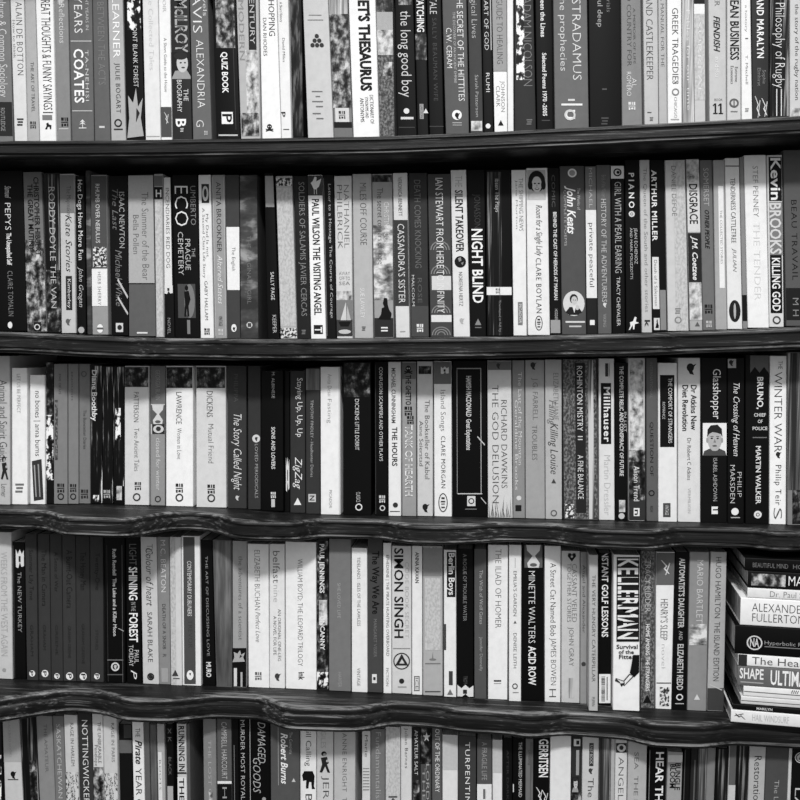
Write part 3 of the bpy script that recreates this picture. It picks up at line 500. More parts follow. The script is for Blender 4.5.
 (727.6, 744.4, 727.4, 744, 358, 13, 'black paperback with white handwritten script beside a youth photograph', [P(359, 368, 170, .0, .5), E('comma', 363, .2, 3.2, 40), T('The Crossing of Heaven', 383, 456, .5, .36, 222, 'i'), T('PHILIP', 472, 497, .72, .26, 190, 'n'), T('MARSDEN', 465, 503, .3, .28, 205, 'n'), E('disc', 511.5, .45, 3.6, 225), P(517, 518, 170, .2, .75)]),
 (745.4, 769.2, 745.4, 769, 355, 14, 'black paperback lettered CHIEF below a grey pointed arch shape', [G('arch', 355.4, 373, .2, .98), T('BRUNO,', 377, 409, .6, .24, 225, 'b')] + [H(s, y, a, b, 3.2, 205, 'b') for s, y, a, b in (('CHIEF', 416.5, .36, .86), ('OF', 423, .52, .72), ('POLICE', 430, .3, .92))] + [P(437, 438, 110, .3, .9), T('MARTIN WALKER', 446, 504, .54, .2, 215, 'b'), E('disc', 514.5, .52, 3.8, 215), E('ring', 514.5, .52, 1.8, 20)]),
 (769.8, 786.8, 769.4, 786, 356, 230, 'white paperback lettered WINTER in tall thin dark capitals', [T('THE', 361, 369, .62, .24, 60), T('WINTER WAR', 372, 452, .5, .46, 50, 'n'), E('comma', 455, .5, 3.4, 40), T('Philip Teir', 465, 505, .5, .34, 60, 'w'), T('S', 508, 519, .5, .5, 70, 'n')]),
 (787.6, 803, 787.6, 803, 350, 120, 'streaky grey book at the row end past the WINTER one', [X(351, 490, 'stripe'), X(490, 524, 'photodark', .3, 1)]),
]
ROWS[4] = [
 (-8, 11.2, -8, 12.6, 532, 188, 'pale book with faint white capitals, first on the row', [T('WEEKS FROM THE WEST AGAIN', 552, 656, .62, .32, 160), E('disc', 670, .6, 2, 150)]),
 (11.8, 24.4, 13, 26, 542, 10, 'black paperback with a white figure picture near the top', [G('whitetorn', 548, 568, .3, .95), T('The NEW TURKEY', 572, 632, .55, .3, 150), P(545, 678, 70, .1, .14)]),
 (24.8, 36.4, 27, 38, 534, 52, 'dark grey paperback with white orb emblem, first of six alike', [T('Summer Lily Time', 550, 600, .5, .34, 22), T('GRAHAM', 625, 656, .5, .26, 30), E('disc', 673.4, .5, 3.2, 228), T('P', 671, 676, .45, .26, 40, 'b')]),
 (36.8, 49.4, 38.4, 51, 534, 53, 'dark grey paperback with white orb emblem, second of six alike', [T('The Man in Camera', 550, 606, .5, .4, 22), T('GRAHAM', 625, 650, .5, .24, 32), E('disc', 673.4, .52, 3.6, 228), T('P', 671, 676, .5, .28, 40, 'b')]),
 (49.8, 61.6, 51.4, 63, 534, 51, 'dark grey paperback with small orb emblem, third of six alike', [T('A Sense of War', 552, 592, .5, .3, 24), T('GREENE', 625, 655, .5, .22, 34), E('disc', 676, .5, 2.9, 228), T('P', 674, 678.4, .5, .24, 40, 'b')]),
 (62, 75.2, 63.4, 76.2, 534, 54, 'dark grey paperback with white orb emblem, fourth of six alike', [T('A Burnt-Out Camera', 550, 608, .5, .44, 22), T('GRAHAM GREENE', 626, 658, .5, .22, 32), E('disc', 676, .5, 3.8, 228), T('P', 673.4, 678.6, .5, .3, 40, 'b')]),
 (75.6, 89.4, 76.6, 90.2, 534, 50, 'dark grey paperback with white orb emblem, fifth of six alike', [T('The Honey Man', 552, 590, .5, .4, 20), T('GRAHAM GREENE', 624, 664, .5, .2, 34), E('disc', 676.2, .5, 3.8, 228), T('P', 673.6, 679, .5, .3, 40, 'b')]),
 (89.8, 102.8, 90.6, 103.6, 534, 53, 'dark grey paperback with small orb emblem, last of six alike', [T('Twenty-One', 553, 590, .55, .32, 24), T('STORIES', 630, 650, .5, .2, 36), E('disc', 676.2, .5, 3, 228), T('P', 674, 678.6, .5, .26, 40, 'b')]),
 (104.2, 124.6, 105.8, 125.4, 537, 10, 'black paperback with a ring emblem in a framed foot panel', [T('Ruth Rendell  The Lake and a Killer Moon', 549, 636, .48, .17, 190, 'b'), P(545, 683, 60, .12, .14), P(545, 683, 80, .86, .89), P(659.4, 660.4, 110, .1, .9), E('ring', 666.6, .5, 4.4, 205), E('comma', 667, .5, 2.4, 190), P(674, 675, 90, .1, .9), G('scratch', 628, 632, .66, .95)]),
 (125.8, 139.8, 127, 141.4, 538, 11, 'black paperback lettered SHINING FOREST in bold white', [T('LIGHT', 544, 565, .5, .5, 105), T('SHINING', 567, 600, .5, .56, 235, 'b'), T('IN THE', 602, 611, .5, .3, 170), T('FOREST', 613, 642, .5, .56, 235, 'b'), T('PAUL', 650, 663, .7, .3, 205), T('TORDAY', 645, 666, .32, .3, 205), T('P', 670, 679, .5, .4, 225, 'i')]),
 (140.6, 156.4, 143, 159, 537, 192, 'pale paperback with large black script and a dark ring emblem', [T('The', 544, 556, .55, .36, 120), T('Colour of heart', 548, 606, .5, .44, 50, 'i'), T('SARAH BLAKE', 612, 662, .5, .3, 60), E('ring', 676.5, .5, 3.6, 20), E('disc', 676.5, .5, 2.2, 40)]),
 (156.8, 169, 159.4, 170.6, 537, 130, 'grey paperback lettered DEATH beside the black script one', [T('M.C. BEATON', 540, 592, .5, .4, 222, 'n'), T('DEATH OF A SNOB', 604, 649, .5, .28, 45), T('R', 654, 657, .5, .3, 70), P(668, 682, 155, .2, .8)]),
 (169.6, 180.8, 171, 182, 537, 200, 'slim off-white paperback with blank spine and tiny emblem', [X(537.4, 684, 'speckle', .05, .5), E('tri', 673, .4, 3.4, 60), P(678, 679, 60, .2, .8)]),
 (181.4, 199.8, 182.6, 201, 536, 222, 'classic paperback, dark centre, white side edges, white bird emblem', [P(537, 684, 74, .1, .72), T('CONTEMPORARY DUBLINERS', 561, 616, .42, .22, 222), T('TREVOR', 620, 648, .45, .22, 60), E('oval', 675, .42, 4.4, 230), E('comma', 674, .42, 1.4, 60)]),
 (200.4, 212, 202.6, 215.6, 540, 12, 'black paperback with a dotted white line of capitals', [T('THE ART OF DISCUSSING LOVE', 556, 656, .5, .2, 140), T('MURO', 662, 677, .5, .36, 225, 'b')]),
 (212.6, 231.4, 216.4, 231.8, 540, 88, 'plain mid grey cloth book without lettering', [X(541, 686, 'line') if False else X(541, 686, 'gradient', .05, .95)]),
 (232.4, 246.8, 232.6, 246.4, 541, 152, 'grey paperback whose foot turns black with white scraps', [T('the adventures of a scientist', 556, 640, .55, .28, 95), P(648, 688, 12), G('torn', 650, 662, .0, .9), P(668, 686, 205, .1, .32), P(672, 687, 170, .58, .72)]),
 (247.4, 268.4, 248.6, 269.2, 544, 226, 'white paperback with one grey serif line and a small foot emblem', [T('ELIZABETH BUCHAN', 550, 610, .46, .26, 95, 'n'), T('Perfect Love', 612, 642, .46, .22, 110, 'i'), E('boxed', 676, .48, 4, 90)]),
 (269.4, 284.4, 269.6, 284.8, 544, 218, 'white paperback lettered fast in grey with two dotted lines', [T('belfast', 551, 583, .42, .44, 100), T('nine', 585, 602, .42, .36, 180), T('AN ORIGINAL ONE-LEG', 609, 661, .66, .2, 90), T('A NOVEL FOR LIFE', 616, 655, .36, .2, 90), E('comma', 677, .5, 4, 60)]),
 (285.4, 316, 285.8, 316.4, 542, 228, 'widest clean white paperback lettered TRILOGY in thin dark type', [T('WILLIAM BOYD: THE LEOPARD TRILOGY', 559, 666, .48, .16, 60, 'n'), T('ink', 672, 680, .5, .18, 40, 'b')]),
 (316.6, 328.2, 316.8, 328.4, 540, 45, 'busy dark picture paperback beside the TRILOGY', [X(541, 689, 'photodark'), X(600, 625, 'photolight', .2, .9), T('PAUL JENNINGS', 544, 593, .4, .38, 225, 'b'), T('UNCANNY', 616, 650, .5, .36, 225, 'b'), X(672, 688, 'torn')]),
 (329, 350.8, 329, 350.8, 539, 112, 'plain grey paperback with faint pale type, beside a busy dark picture spine', [T('SHE LOVED LIFE', 583, 618, .46, .14, 160), T('HARPER', 672, 687, .5, .16, 150)]),
 (351.6, 367, 351.8, 367.4, 548, 222, 'white paperback with small dark capitals beside a plain grey one', [T('TIDELANDS : ISLES OF THE LAWLESS', 557, 626, .46, .2, 80), T('VINTAGE', 668, 686, .44, .2, 90)]),
 (367.6, 382.6, 367.8, 382.8, 539, 66, 'dark grey paperback lettered The Way in bold black', [T('The Way We Are', 551, 614, .5, .44, 14, 'b'), T('MARGARET VISSER', 619, 657, .5, .2, 120), P(674, 683, 215, .28, .6), P(677, 680, 30, .36, .52)]),
 (383.2, 391, 383.4, 391.4, 543, 222, 'slim white paperback with one line of dark capitals, beside The Way', [T('EPHEDRINE | THE PIRATE HUNTING OVERBOARD', 555, 656, .5, .36, 60), T('FICTION', 668, 686, .5, .3, 90)]),
 (391.8, 411.2, 392, 411.4, 546, 198, 'pale book with a triangle-in-circle emblem and bold black lettering', [P(648, 649, 130, .05, .95), T('SIMON SINGH', 548, 638, .36, .44, 22, 'b'), T('CODE BOOK SECRET', 562, 638, .78, .2, 165, 'n'), E('ringtri', 661, .5, 8.4, 40), E('disc', 681, .5, 2.6, 40), P(686, 687.6, 160, .3, .75)]),
 (412, 422.2, 412, 422.2, 546, 220, 'narrow white paperback with black type at top and boxed foot label', [T('ANNA KAVAN', 552, 583, .5, .34, 40, 'b'), P(676, 691, 90, .2, .75), P(677, 690, 205, .28, .67), T('ICE', 678, 689, .48, .3, 90)]),
 (423, 442.4, 423, 442.6, 546, 165, 'pale grey paperback with a faint small drawing low down', [X(547, 575, 'line', .3, .7), P(548, 576, 138), X(578, 650, 'speckle', .1, .9), G('tree', 651, 663, .3, .7), P(663, 664, 110, .1, .9), P(691, 692, 60, .1, .9)]),
 (443.8, 456, 444, 456.2, 550, 220, 'white paperback with a black upper panel lettered Boys', [P(552, 597, 20, .25, .95), T('Berlin Boys', 553, 595, .6, .46, 222, 'b'), P(624, 650, 60, 0, .18), P(671, 685, 60, .4, .72), E('tri', 692, .5, 3, 110)]),
 (457, 473.2, 457.4, 473.4, 549, 12, 'black paperback with torn white scraps at its foot', [T('A ROGUE OF TROUBLE WATER', 554, 621, .48, .22, 130), T('TROY', 676, 684, .5, .24, 90), G('whitetorn', 684, 698, 0, 1)]),
 (474.2, 486.2, 474.4, 486.4, 549, 78, 'dark grey paperback with thin pale type beside torn white scraps', [T('The Wish of Wolf Gates', 570, 624, .55, .28, 170), T('Jennifer Donnelly', 637, 671, .55, .24, 160)]),
 (488, 508, 488, 507.4, 545, 224, 'broad white paperback lettered ILIAD in thin grey capitals', [T('THE ILIAD OF HOMER', 549, 628, .52, .3, 85, 'n'), P(680, 681.6, 50, .3, .68), P(683, 683.8, 150, .3, .68)]),
 (509, 521.4, 509, 521, 545, 220, 'white paperback with dark spaced capitals beside the ILIAD', [P(558, 568, 140, .48, .52), T("EMILIA'S GARDEN", 571, 616, .5, .26, 80), E('tri', 622, .5, 1.6, 100), T('DENISE LEITH', 633, 668, .5, .26, 90), E('ring', 686, .5, 2.8, 60), P(692, 692.8, 120, .3, .8)]),
 (522.4, 543.4, 522, 544, 544, 9, 'black book lettered ACID in white under a pale hourglass shape', [G('hourglass', 545, 567.6, .1, .95), T('MINETTE WALTERS', 571, 643, .45, .3, 225, 'n'), T('ACID ROW', 646, 685, .46, .32, 232, 'b')]),
 (544.6, 560.8, 544.8, 560.4, 546, 220, 'white paperback lettered Street Cat in dark uneven letters', [T('A Street Cat Named Bob', 563, 636, .5, .34, 60), T('JAMES BOWEN', 638, 685, .5, .34, 70, 'n'), T('H', 689, 697, .5, .44, 60, 'n')]),
 (561.6, 580, 561.4, 579.6, 551, 188, 'pale grey paperback with a dark heart emblem on top', [E('heart', 557, .56, 4.6, 25), T('CASSANT VEILED', 564, 622, .7, .26, 85, 'n'), T('TOGETHER STORIES', 563, 622, .42, .22, 95, 'n'), T('JOHN GRAY', 627, 666, .5, .26, 95, 'n'), X(678, 698, 'line', .4, .7)]),
 (580.6, 587.2, 580.2, 586.8, 552, 142, 'thin grey paperback squeezed next to the heart emblem one', [T('Angel and Alexander', 565, 633, .5, .42, 60), E('disc', 664, .5, 2.2, 60)]),
 (588, 598, 587.8, 597.8, 555, 172, 'thin pale paperback jutting forward over the shelf edge', [T('THE VERY HUNGRY CATERPILLAR', 575, 682, .52, .38, 60), T('PUFFIN', 697, 706, .5, .32, 60)], -.018),
 (598.8, 611.4, 598.6, 611, 553, 11, 'black paperback lettered GOLF with a white barcode sticker', [T('INSTANT GOLF LESSONS', 535, 637, .5, .46, 234, 'B') if False else T('INSTANT GOLF LESSONS', 550, 637, .5, .48, 234, 'b'), G('barcode', 674, 703, .04, .96)]),
 (613.6, 640, 613, 639.6, 555, 226, 'broad white book with huge striped capitals and a dangling leg', [P(557, 640, 26, .12, .98), T('KELLERMAN', 558, 639, .55, .72, 225, 'b')] + [P(557 + 9.2 * i, 558.6 + 9.2 * i, 20, .12, .98) for i in range(10)] + [H('Survival', 648.6, .12, .92, 4, 40, 'b'), H('of the', 653.6, .2, .78, 3.6, 40, 'b'), H('Fittest', 658.6, .22, .9, 4, 40, 'b'), G('leg', 654, 690, .05, .98)], -.01),
 (640.8, 655, 640.6, 654.4, 550, 70, 'dark speckled paperback with small white capitals and a black foot triangle', [X(551, 708, 'grain'), T('TRACY KIDDER', 560, 612, .5, .4, 190, 'n'), T('HOME AMONG THE STRANGERS', 624, 691, .5, .26, 222, 'b'), E('tri', 699, .48, 4.4, 18)]),
 (656, 675, 655.6, 671.8, 552, 224, 'white paperback with a grey pictured top and barcode-like foot', [P(552.6, 585, 96), G('scrawl', 560, 575, .2, .8), T("HENRY'S SLEEP", 599, 640, .48, .4, 90), T('novel', 644, 668, .45, .24, 190), P(682.4, 683.4, 40, .05, .95), X(687, 706, 'lace', .25, .85)]),
 (676, 689.2, 672.4, 687, 552, 12, 'black paperback lettered DAUGHTER in pale capitals', [T('AUTOMATIST\u2019S DAUGHTER'.replace('\u2019', "'"), 558, 628, .5, .4, 190, 'b'), T('AND', 631, 640, .5, .26, 170), T('ELIZABETH REDD', 644, 690, .5, .4, 190, 'b'), E('ring', 697, .5, 3.2, 215), P(703, 704, 170, .2, .8)]),
 (690, 709.4, 687.6, 706.6, 552, 134, 'grey paperback with a light sheen and pale wandering capitals', [T('MARIO BARTLETT', 560, 628, .55, .32, 205, 'n'), X(624, 645, 'cloud', .05, .95), E('tri', 697, .5, 3, 205)]),  # cloud patch: shine on the cover painted as lighter colour
 (711, 727, 707.4, 724, 552, 168, 'pale paperback with dark foot, standing next to the lying pile', [T('HUGO HAMILTON', 557, 618, .5, .34, 60), T('THE ISLAND EDITION', 622, 681, .5, .34, 60), P(688, 712, 62), G('scratch', 684, 692, .1, .9)]),
]
# bottom row: (x0, x1, top row, grey, label, marks, lean) measured on picture row 760
ROWS[5] = [
 (-14, 1.6, 716, 30, 'sliver of a dark book at the row start', [X(755, 800, 'torn')]),
 (2.2, 21, 719, 190, 'pale book with a small black bird emblem on its spine', [P(719.4, 762, 168), E('comma', 775, .5, 4, 20), P(779, 780, 60, .2, .8), T('BLACKBIRD BOOKS', 720, 757, .4, .14, 140)], .05),  # wide upper panel: shadow of the shelf above, painted on the spine
 (21.4, 37.2, 716, 40, 'dark mottled book beside the small bird emblem', [X(717, 860, 'stripedark'), X(760, 860, 'photodark', .5, .95)], .045),
 (37.6, 53.8, 716, 130, 'mid grey plain book with dim vertical lettering, third along', [T('THE AMATEUR', 724, 772, .55, .2, 90)], .042),
 (54.2, 64.6, 716, 112, 'slim grey paperback with pale spaced capitals, beside a plain grey book', [T('SASKATCHEWAN HILL', 724, 820, .5, .4, 180)], .035),
 (65, 78, 715, 192, 'pale paperback with dark swirls, standing between two grey spines', [T('RAGE IN HARLEM', 723, 766, .6, .26, 80), G('globe', 772, 782, .1, .9), X(772, 850, 'swirl', .02, .98)], .03),
 (78.6, 92.6, 713, 50, 'dark grey paperback with a full line of pale capitals between pale neighbours', [T('NOTTINGWICKER SOLDIERS', 720, 850, .5, .4, 215)], .025),
 (93, 103.4, 714, 200, 'paperback with pale upper panel above a dark photograph', [T('THE UNBEARABLE', 722, 763, .66, .3, 50), T('Penelope', 745, 766, .3, .3, 60), X(767, 860, 'photo')], .022),
 (103.8, 117.4, 716, 192, 'pale paperback with dark swirls beside a black gap', [T('RAGE IN PARIS', 723, 762, .7, .22, 90), X(773, 850, 'swirl', .02, .98)], .02),
 (119.2, 132.2, 724, 24, 'short dark book with a grey band, beside a dotted white spine', [P(740, 753, 95), P(724.6, 738, 60, .4, 1)], .02, .004),
 (132.8, 144, 722, 222, 'white paperback lettered Pirate in black script and capitals', [T('THE', 728, 737, .5, .4, 50), T('Pirate', 740, 764, .5, .56, 25, 'bi'), T('YEAR OF STEAM', 768, 850, .5, .52, 50)], .02),
 (144.4, 149.6, 716, 92, 'thin grey book beside the Pirate paperback', [], .02),
 (150, 157, 724, 76, 'narrow dark grey book between the Pirate paperback and a pale strip', [X(725, 860, 'gradient', .1, .9)], .02),
 (157.4, 164.8, 724, 165, 'narrow pale book with a long white label edge', [P(752, 860, 215, .1, .6), T('ROOTS', 760, 790, .35, .24, 80)], .018),
 (166.4, 173.4, 724, 16, 'narrow black paperback with scattered grey marks and pale foot', [T('X K', 728, 742, .5, .5, 130), T('BLACK', 757, 775, .5, .4, 100), P(786, 860, 165, .1, .9)], .015),
 (177.2, 186.4, 724, 190, 'pale paperback lettered RUNNING in bold black capitals', [P(772, 774, 60), T('RUNNING IN', 726, 771, .5, .6, 25, 'b'), P(777, 860, 215), T('THE WIND', 778, 840, .45, .5, 25, 'b')], .015),
 (186.8, 190, 724, 84, 'thin dark grey book alongside the RUNNING paperback', [], .015),
 (203.4, 216.2, 719, 122, 'grey paperback with faint pale dots of type after a black gap', [T('THE LOST COLLECTION', 740, 850, .5, .24, 165), X(792, 860, 'photolight', .4, .7)], .012),
 (217.2, 231.6, 719, 84, 'dark grey paperback cut by a white line, black beneath', [T('CAMPBELL HARCOURT', 722, 779, .5, .36, 180), P(781, 783.6, 222), P(784, 880, 16), T('HOURS', 787, 850, .5, .3, 150)], .01),
 (232, 238.6, 719, 14, 'thin black book beside the one cut by a white line', [P(745, 850, 110, .3, .4)], .01),
 (239, 248.6, 719, 12, 'black paperback with a narrow column of white capitals', [T('MURDER MOST ROYAL AND OTHERS', 720, 850, .4, .4, 180)], .008),
 (249.2, 270, 718, 9, 'broad black book lettered DAMAGED in slanted grey capitals', [P(718.6, 880, 170, .02, .05), T('DAMAGED', 722, 763, .6, .36, 165, 'i'), T('GOODS', 758, 793, .36, .36, 165, 'i'), E('disc', 799, .7, 2, 150)], .008),
 (270.6, 299.4, 722, 78, 'broad grey book with bold white italics, beside DAMAGED', [T('Robert Burns', 733, 784, .46, .22, 232, 'bi'), P(727, 785, 150, .26, .28), T('The Complete', 732, 754, .7, .1, 170), E('tri', 780, .8, 2, 190)], .005),
 (300, 316.2, 729, 220, 'white paperback lettered Calling with a dark bowed animal', [T('Still Calling', 724, 766, .5, .32, 50), G('donkey', 770, 790, .08, .95), T('Benedict', 794, 850, .5, .4, 40)], 0),
 (316.8, 333.2, 729, 192, 'pale paperback with a dark crouching child figure', [T('GILES', 731, 748, .4, .3, 165), G('child', 751, 773, .1, .85), T('JEREMY', 776, 830, .5, .36, 60, 'n')], 0),
 (334, 355.2, 729, 178, 'broad pale grey paperback with thin grey spaced capitals', [T('ANNE ENRIGHT  THE GATHERING', 733, 860, .5, .2, 100, 'w')], 0),
 (362, 370.2, 731, 200, 'narrow pale book with horizontal lines low on its spine', [T('Marie', 735, 757, .5, .34, 60)] + [P(768 + 3 * i, 769 + 3 * i, 130, .1, .9) for i in range(8)], 0),
 (370.8, 385, 729, 110, 'grey paperback with dim pale lettering beside a striped narrow one', [T('Fundamentalist Disasters', 732, 850, .5, .36, 160)], 0),
 (385.6, 400.2, 727, 196, 'pale marbled book with thin wavering grey lines', [X(728, 880, 'speckle'), G('scratch', 740, 800, .3, .6), G('scratch', 760, 830, .5, .7), T('K', 796, 806, .5, .6, 60)], 0),
 (400.8, 411.6, 726, 200, 'pale slim paperback lettered in small dark spaced type, beside marbled lines', [T('Julian Barnes', 728, 768, .5, .28, 50, 'w')], 0),
 (412.2, 420.2, 725, 34, 'narrow dark paperback with ragged white type', [T('AMATEUR SALT', 730, 775, .5, .4, 205), X(780, 870, 'photodark', .1, .9)], 0),
 (420.6, 431.4, 726, 36, 'dark paperback with a pale star near its top', [X(726.4, 765, 'photodark'), G('star', 732, 742, .2, .9), P(764, 860, 70), T('LORD OF LIFE', 764, 850, .66, .28, 160), T('THE TALE', 768, 850, .3, .26, 150)], 0),
 (432, 441.8, 727, 84, 'grey paperback lettered ORDINARY in clear white capitals', [T('OUT OF THE ORDINARY', 729, 792, .55, .44, 228)], 0),
 (442.4, 457.8, 735, 212, 'plain off-white book without visible lettering, after ORDINARY', [P(735.4, 770, 186)], 0),  # its panel is painted shade under the shelf, not print
 (458.4, 476, 736, 58, 'dark grey paperback lettered TURPENTINE in spaced white capitals', [T('TURPENTINE GAMES', 742, 850, .52, .26, 225, 'w')], 0),
 (477, 491.8, 739, 78, 'paperback grey above with dim capitals, white below', [T('A FRAGILE LIFE', 742, 780, .5, .34, 150), P(784, 880, 220), T('i', 788, 800, .5, .2, 90)], 0),
 (492.4, 502.2, 740, 214, 'slim white book with blank spine beside a half-white paperback', [P(740.4, 773, 186)], 0),  # darker top is the shelf's shadow put into the colour
 (503.2, 512.2, 738, 20, 'black book with dim grey lettering, first of two blacks', [T('AFTER DARK', 750, 800, .5, .24, 55)], 0),
 (512.6, 525, 738, 10, 'black paperback with a white line of small capitals, second of two blacks', [T('THE ILLUMINATED MERMAID', 742, 797, .62, .26, 205), P(784, 792, 205, .02, .1)], -.004),
 (525.6, 533.2, 739, 104, 'narrow grey book between black spines', [T('Doubting', 750, 765, .5, .3, 60), X(742, 870, 'gradient', .6, .9)], -.006),
 (534, 549.4, 738, 10, 'black paperback with bold white condensed capitals and pale sketch', [T('GERRITSEN', 739, 777, .62, .56, 230, 'b'), G('scrawl', 787, 802, .1, .6), G('scrawl', 790, 806, .5, .95)], -.008),
 (550.2, 571, 735, 214, 'broad blank off-white book past bold white condensed capitals', [], -.01),
 (571.6, 581.6, 734, 42, 'dark paperback with a small white square at its top', [P(739, 746, 215, .2, .85), P(740.5, 744.5, 40, .45, .75), P(750, 775, 150, .45, .75), G('face', 777, 792, .05, .7), X(792, 870, 'photodark')], -.01),
 (582.2, 598.8, 733, 188, 'pale paperback with a narrow dark upright label', [P(743, 766, 50, .42, .68), T('EASY BOOK', 745, 764, .55, .16, 190), E('comma', 771, .5, 3, 60), T('The Easter Way', 778, 860, .5, .34, 60)], -.012),
 (599.6, 610.4, 735, 112, 'streaky grey book beside a pale one with a dark label', [X(736, 880, 'stripe')], -.014),
 (611, 614.8, 737, 165, 'very thin pale book next to one with a dark picture square', [], -.014),
 (615.2, 627.2, 738, 198, 'pale paperback with thin grey capitals under a dark picture square', [G('cameo', 743, 752.6, .05, .95), T('ANGELS & BEES', 757, 850, .5, .44, 70, 'n')], -.016),
 (628, 646.8, 742, 168, 'broad grey paperback with dim central dark capitals', [T('SEA  THE LIONESS', 752, 840, .45, .22, 95)], -.018),
 (649, 666.4, 746, 12, 'broad black paperback with bold white capitals beside heavy black type', [P(750, 880, 120, .02, .06), T('HEAR THE NIGHT', 752, 850, .62, .42, 225, 'b')], -.025, .003),
 (667.6, 682.6, 752, 150, 'pale grey paperback with two heavy lines of black type', [P(755, 762, 200), T('BUNGLE', 763, 790, .7, .34, 20, 'b'), T('BLOOM', 764, 788, .36, .34, 20, 'b')], -.033),
 (684, 690.6, 748, 20, 'thin dark book just past the heavy black type paperback', [P(750, 880, 80, .1, .2)], -.034),
 (691, 697.6, 748, 34, 'second thin dark book past the heavy black type paperback', [P(760, 880, 90, .5, .7)], -.035),
 (698.2, 706.6, 748, 92, 'narrow book with scratched grey and white texture', [X(748.4, 880, 'stripe')], -.036),
 (707, 715.6, 748, 120, 'narrow mid grey book without lettering beside a scratched one', [], -.037),
 (716.4, 728, 748, 20, 'dark book between two narrow grey spines', [X(749, 880, 'stripedark')], -.037),
 (728.6, 736.4, 745, 88, 'narrow grey book turning pale at its foot', [P(785, 880, 190), P(745.6, 880, 150, .0, .1)], -.037),
 (737, 748.6, 745, 42, 'dark streaky book beside a long serif white-grey spine', [X(745.6, 880, 'stripedark'), P(746, 880, 110, .5, .58)], -.037),
 (749.2, 765.6, 745, 168, 'pale grey paperback lettered Restoration in black serif type', [T('Restoration', 756, 805, .5, .42, 40), ], -.038),
 (766, 788.4, 745, 70, 'broad dark grey book with faint pale type near its foot', [T('The Luminous', 780, 830, .5, .2, 160)], -.04),
 (788.8, 792, 745, 190, 'thin pale book beside the last black one', [], -.04),
 (792.6, 812, 747, 14, 'black book with a grey ringed seal at the row end', [G('medal', 752, 763, .1, .75), T('LAW', 788, 830, .35, .34, 190)], -.042),
]
# lying pile: (corner x, lower row, upper row at that corner, grey, depth, length, label, marks [x0, x1, height share, text], twist)
PILE = [
 (731, 722.5, 709.5, 214, .150, .235, 'pale grey book lying lowest in the pile, small dark emblem', [('G', 'scrawl', 736, 747, .2, .8, 40), ('T', 'HAIL WINDSURF', 754, 791, .5, .5, 178, '')]),
 (733, 709.2, 703.8, 14, .145, .23, 'thin black book lying second from the bottom of the pile', [('T', 'MARILYN', 758, 774, .5, .42, 200, 'b')]),
 (741, 703.4, 696, 200, .140, .225, 'thin pale book lying third from the bottom of the pile', [('P', 741, 800, .42, .5, 60)]),
 (743.5, 695.6, 685.6, 216, .138, .225, 'white magazine-thin book lying under the SHAPE volume', [('P', 744, 800, .42, .5, 90), ('T', '////', 792, 800, .75, .3, 30, 'b')]),
 (737.5, 685, 665.6, 96, .145, .235, 'grey book lying in the pile, lettered SHAPE and ULTIMATE', [('T', 'SHAPE', 740, 764, .62, .5, 225, 'b'), ('P', 741, 764, .16, .22, 160), ('T', 'ULTIMATE', 771, 818, .5, .7, 230, 'b')]),
 (738, 665.2, 653.8, 222, .140, .23, 'white book lettered The Heal lying above the SHAPE volume', [('P', 738, 747, .02, .98, 44), ('T', 'The Healing', 752, 818, .5, .62, 60, '')]),
 (735, 653.4, 625, 12, .150, .235, 'thick black lying book with a ringed monogram emblem', [('R', 754, .42, 7.4, 200), ('T', 'NA', 749.5, 758.5, .42, .28, 200, 'b'), ('T', 'Hyperbolic Reason', 764, 818, .45, .13, 150, ''), ('P', 764, 800, .3, .33, 120)]),
 (740.5, 622, 597.6, 222, .135, .215, 'thick white lying book with two lines of dark capitals', [('T', 'ALEXANDER', 750.5, 805, .67, .3, 50, 'n'), ('T', 'FULLERTON', 751, 803, .3, .3, 50, 'n')]),
 (747.5, 597, 587.8, 214, .130, .21, 'thin white lying book lettered Dr in grey serif type', [('T', 'Dr. Paul Selwyn', 768, 820, .48, .6, 110, 'n')]),
 (748, 587.4, 570.6, 24, .130, .205, 'dark lying book with a mottled picture strip and white capitals', [('X', 'photo', 749, 783, .15, .85), ('T', 'MAYFAIR', 786, 828, .5, .55, 230, '')]),
 (745, 570.2, 557.6, 12, .132, .205, 'topmost black lying book with dim small capitals', [('T', 'BEAUTIFUL MIND', 750, 785, .45, .35, 110, ''), ('T', 'HOUSE', 790, 812, .45, .35, 110, '')]),
]
# ---------------------------------------------------------------- shelves
# picture traces of each shelf: where its books stand (top of board at the spines) and its front lip
BASE = {
 2: poly([(0, 331.5), (50, 333), (100, 335.5), (160, 338), (260, 339), (330, 339), (400, 338), (500, 336.5), (560, 335), (640, 333.5), (680, 331.5), (740, 329.5), (800, 326.5)]),
 3: poly([(0, 505.5), (50, 505), (100, 504), (150, 506), (200, 507.5), (245, 509), (270, 512), (320, 515), (400, 516.5), (480, 517.5), (530, 519), (580, 520), (640, 521.5), (720, 523.5), (800, 525.5)]),
 4: poly([(0, 679), (50, 681.5), (100, 683), (150, 684.5), (200, 686.5), (250, 688.5), (300, 689.5), (350, 692), (410, 695), (460, 698), (510, 701.5), (550, 702.5), (600, 706), (640, 709), (700, 711), (800, 716)]),
}
LIP1 = poly([(0, 140), (100, 139.5), (250, 137.5), (380, 135.5), (480, 131.5), (560, 127.5), (640, 123.5), (690, 121), (800, 115)])
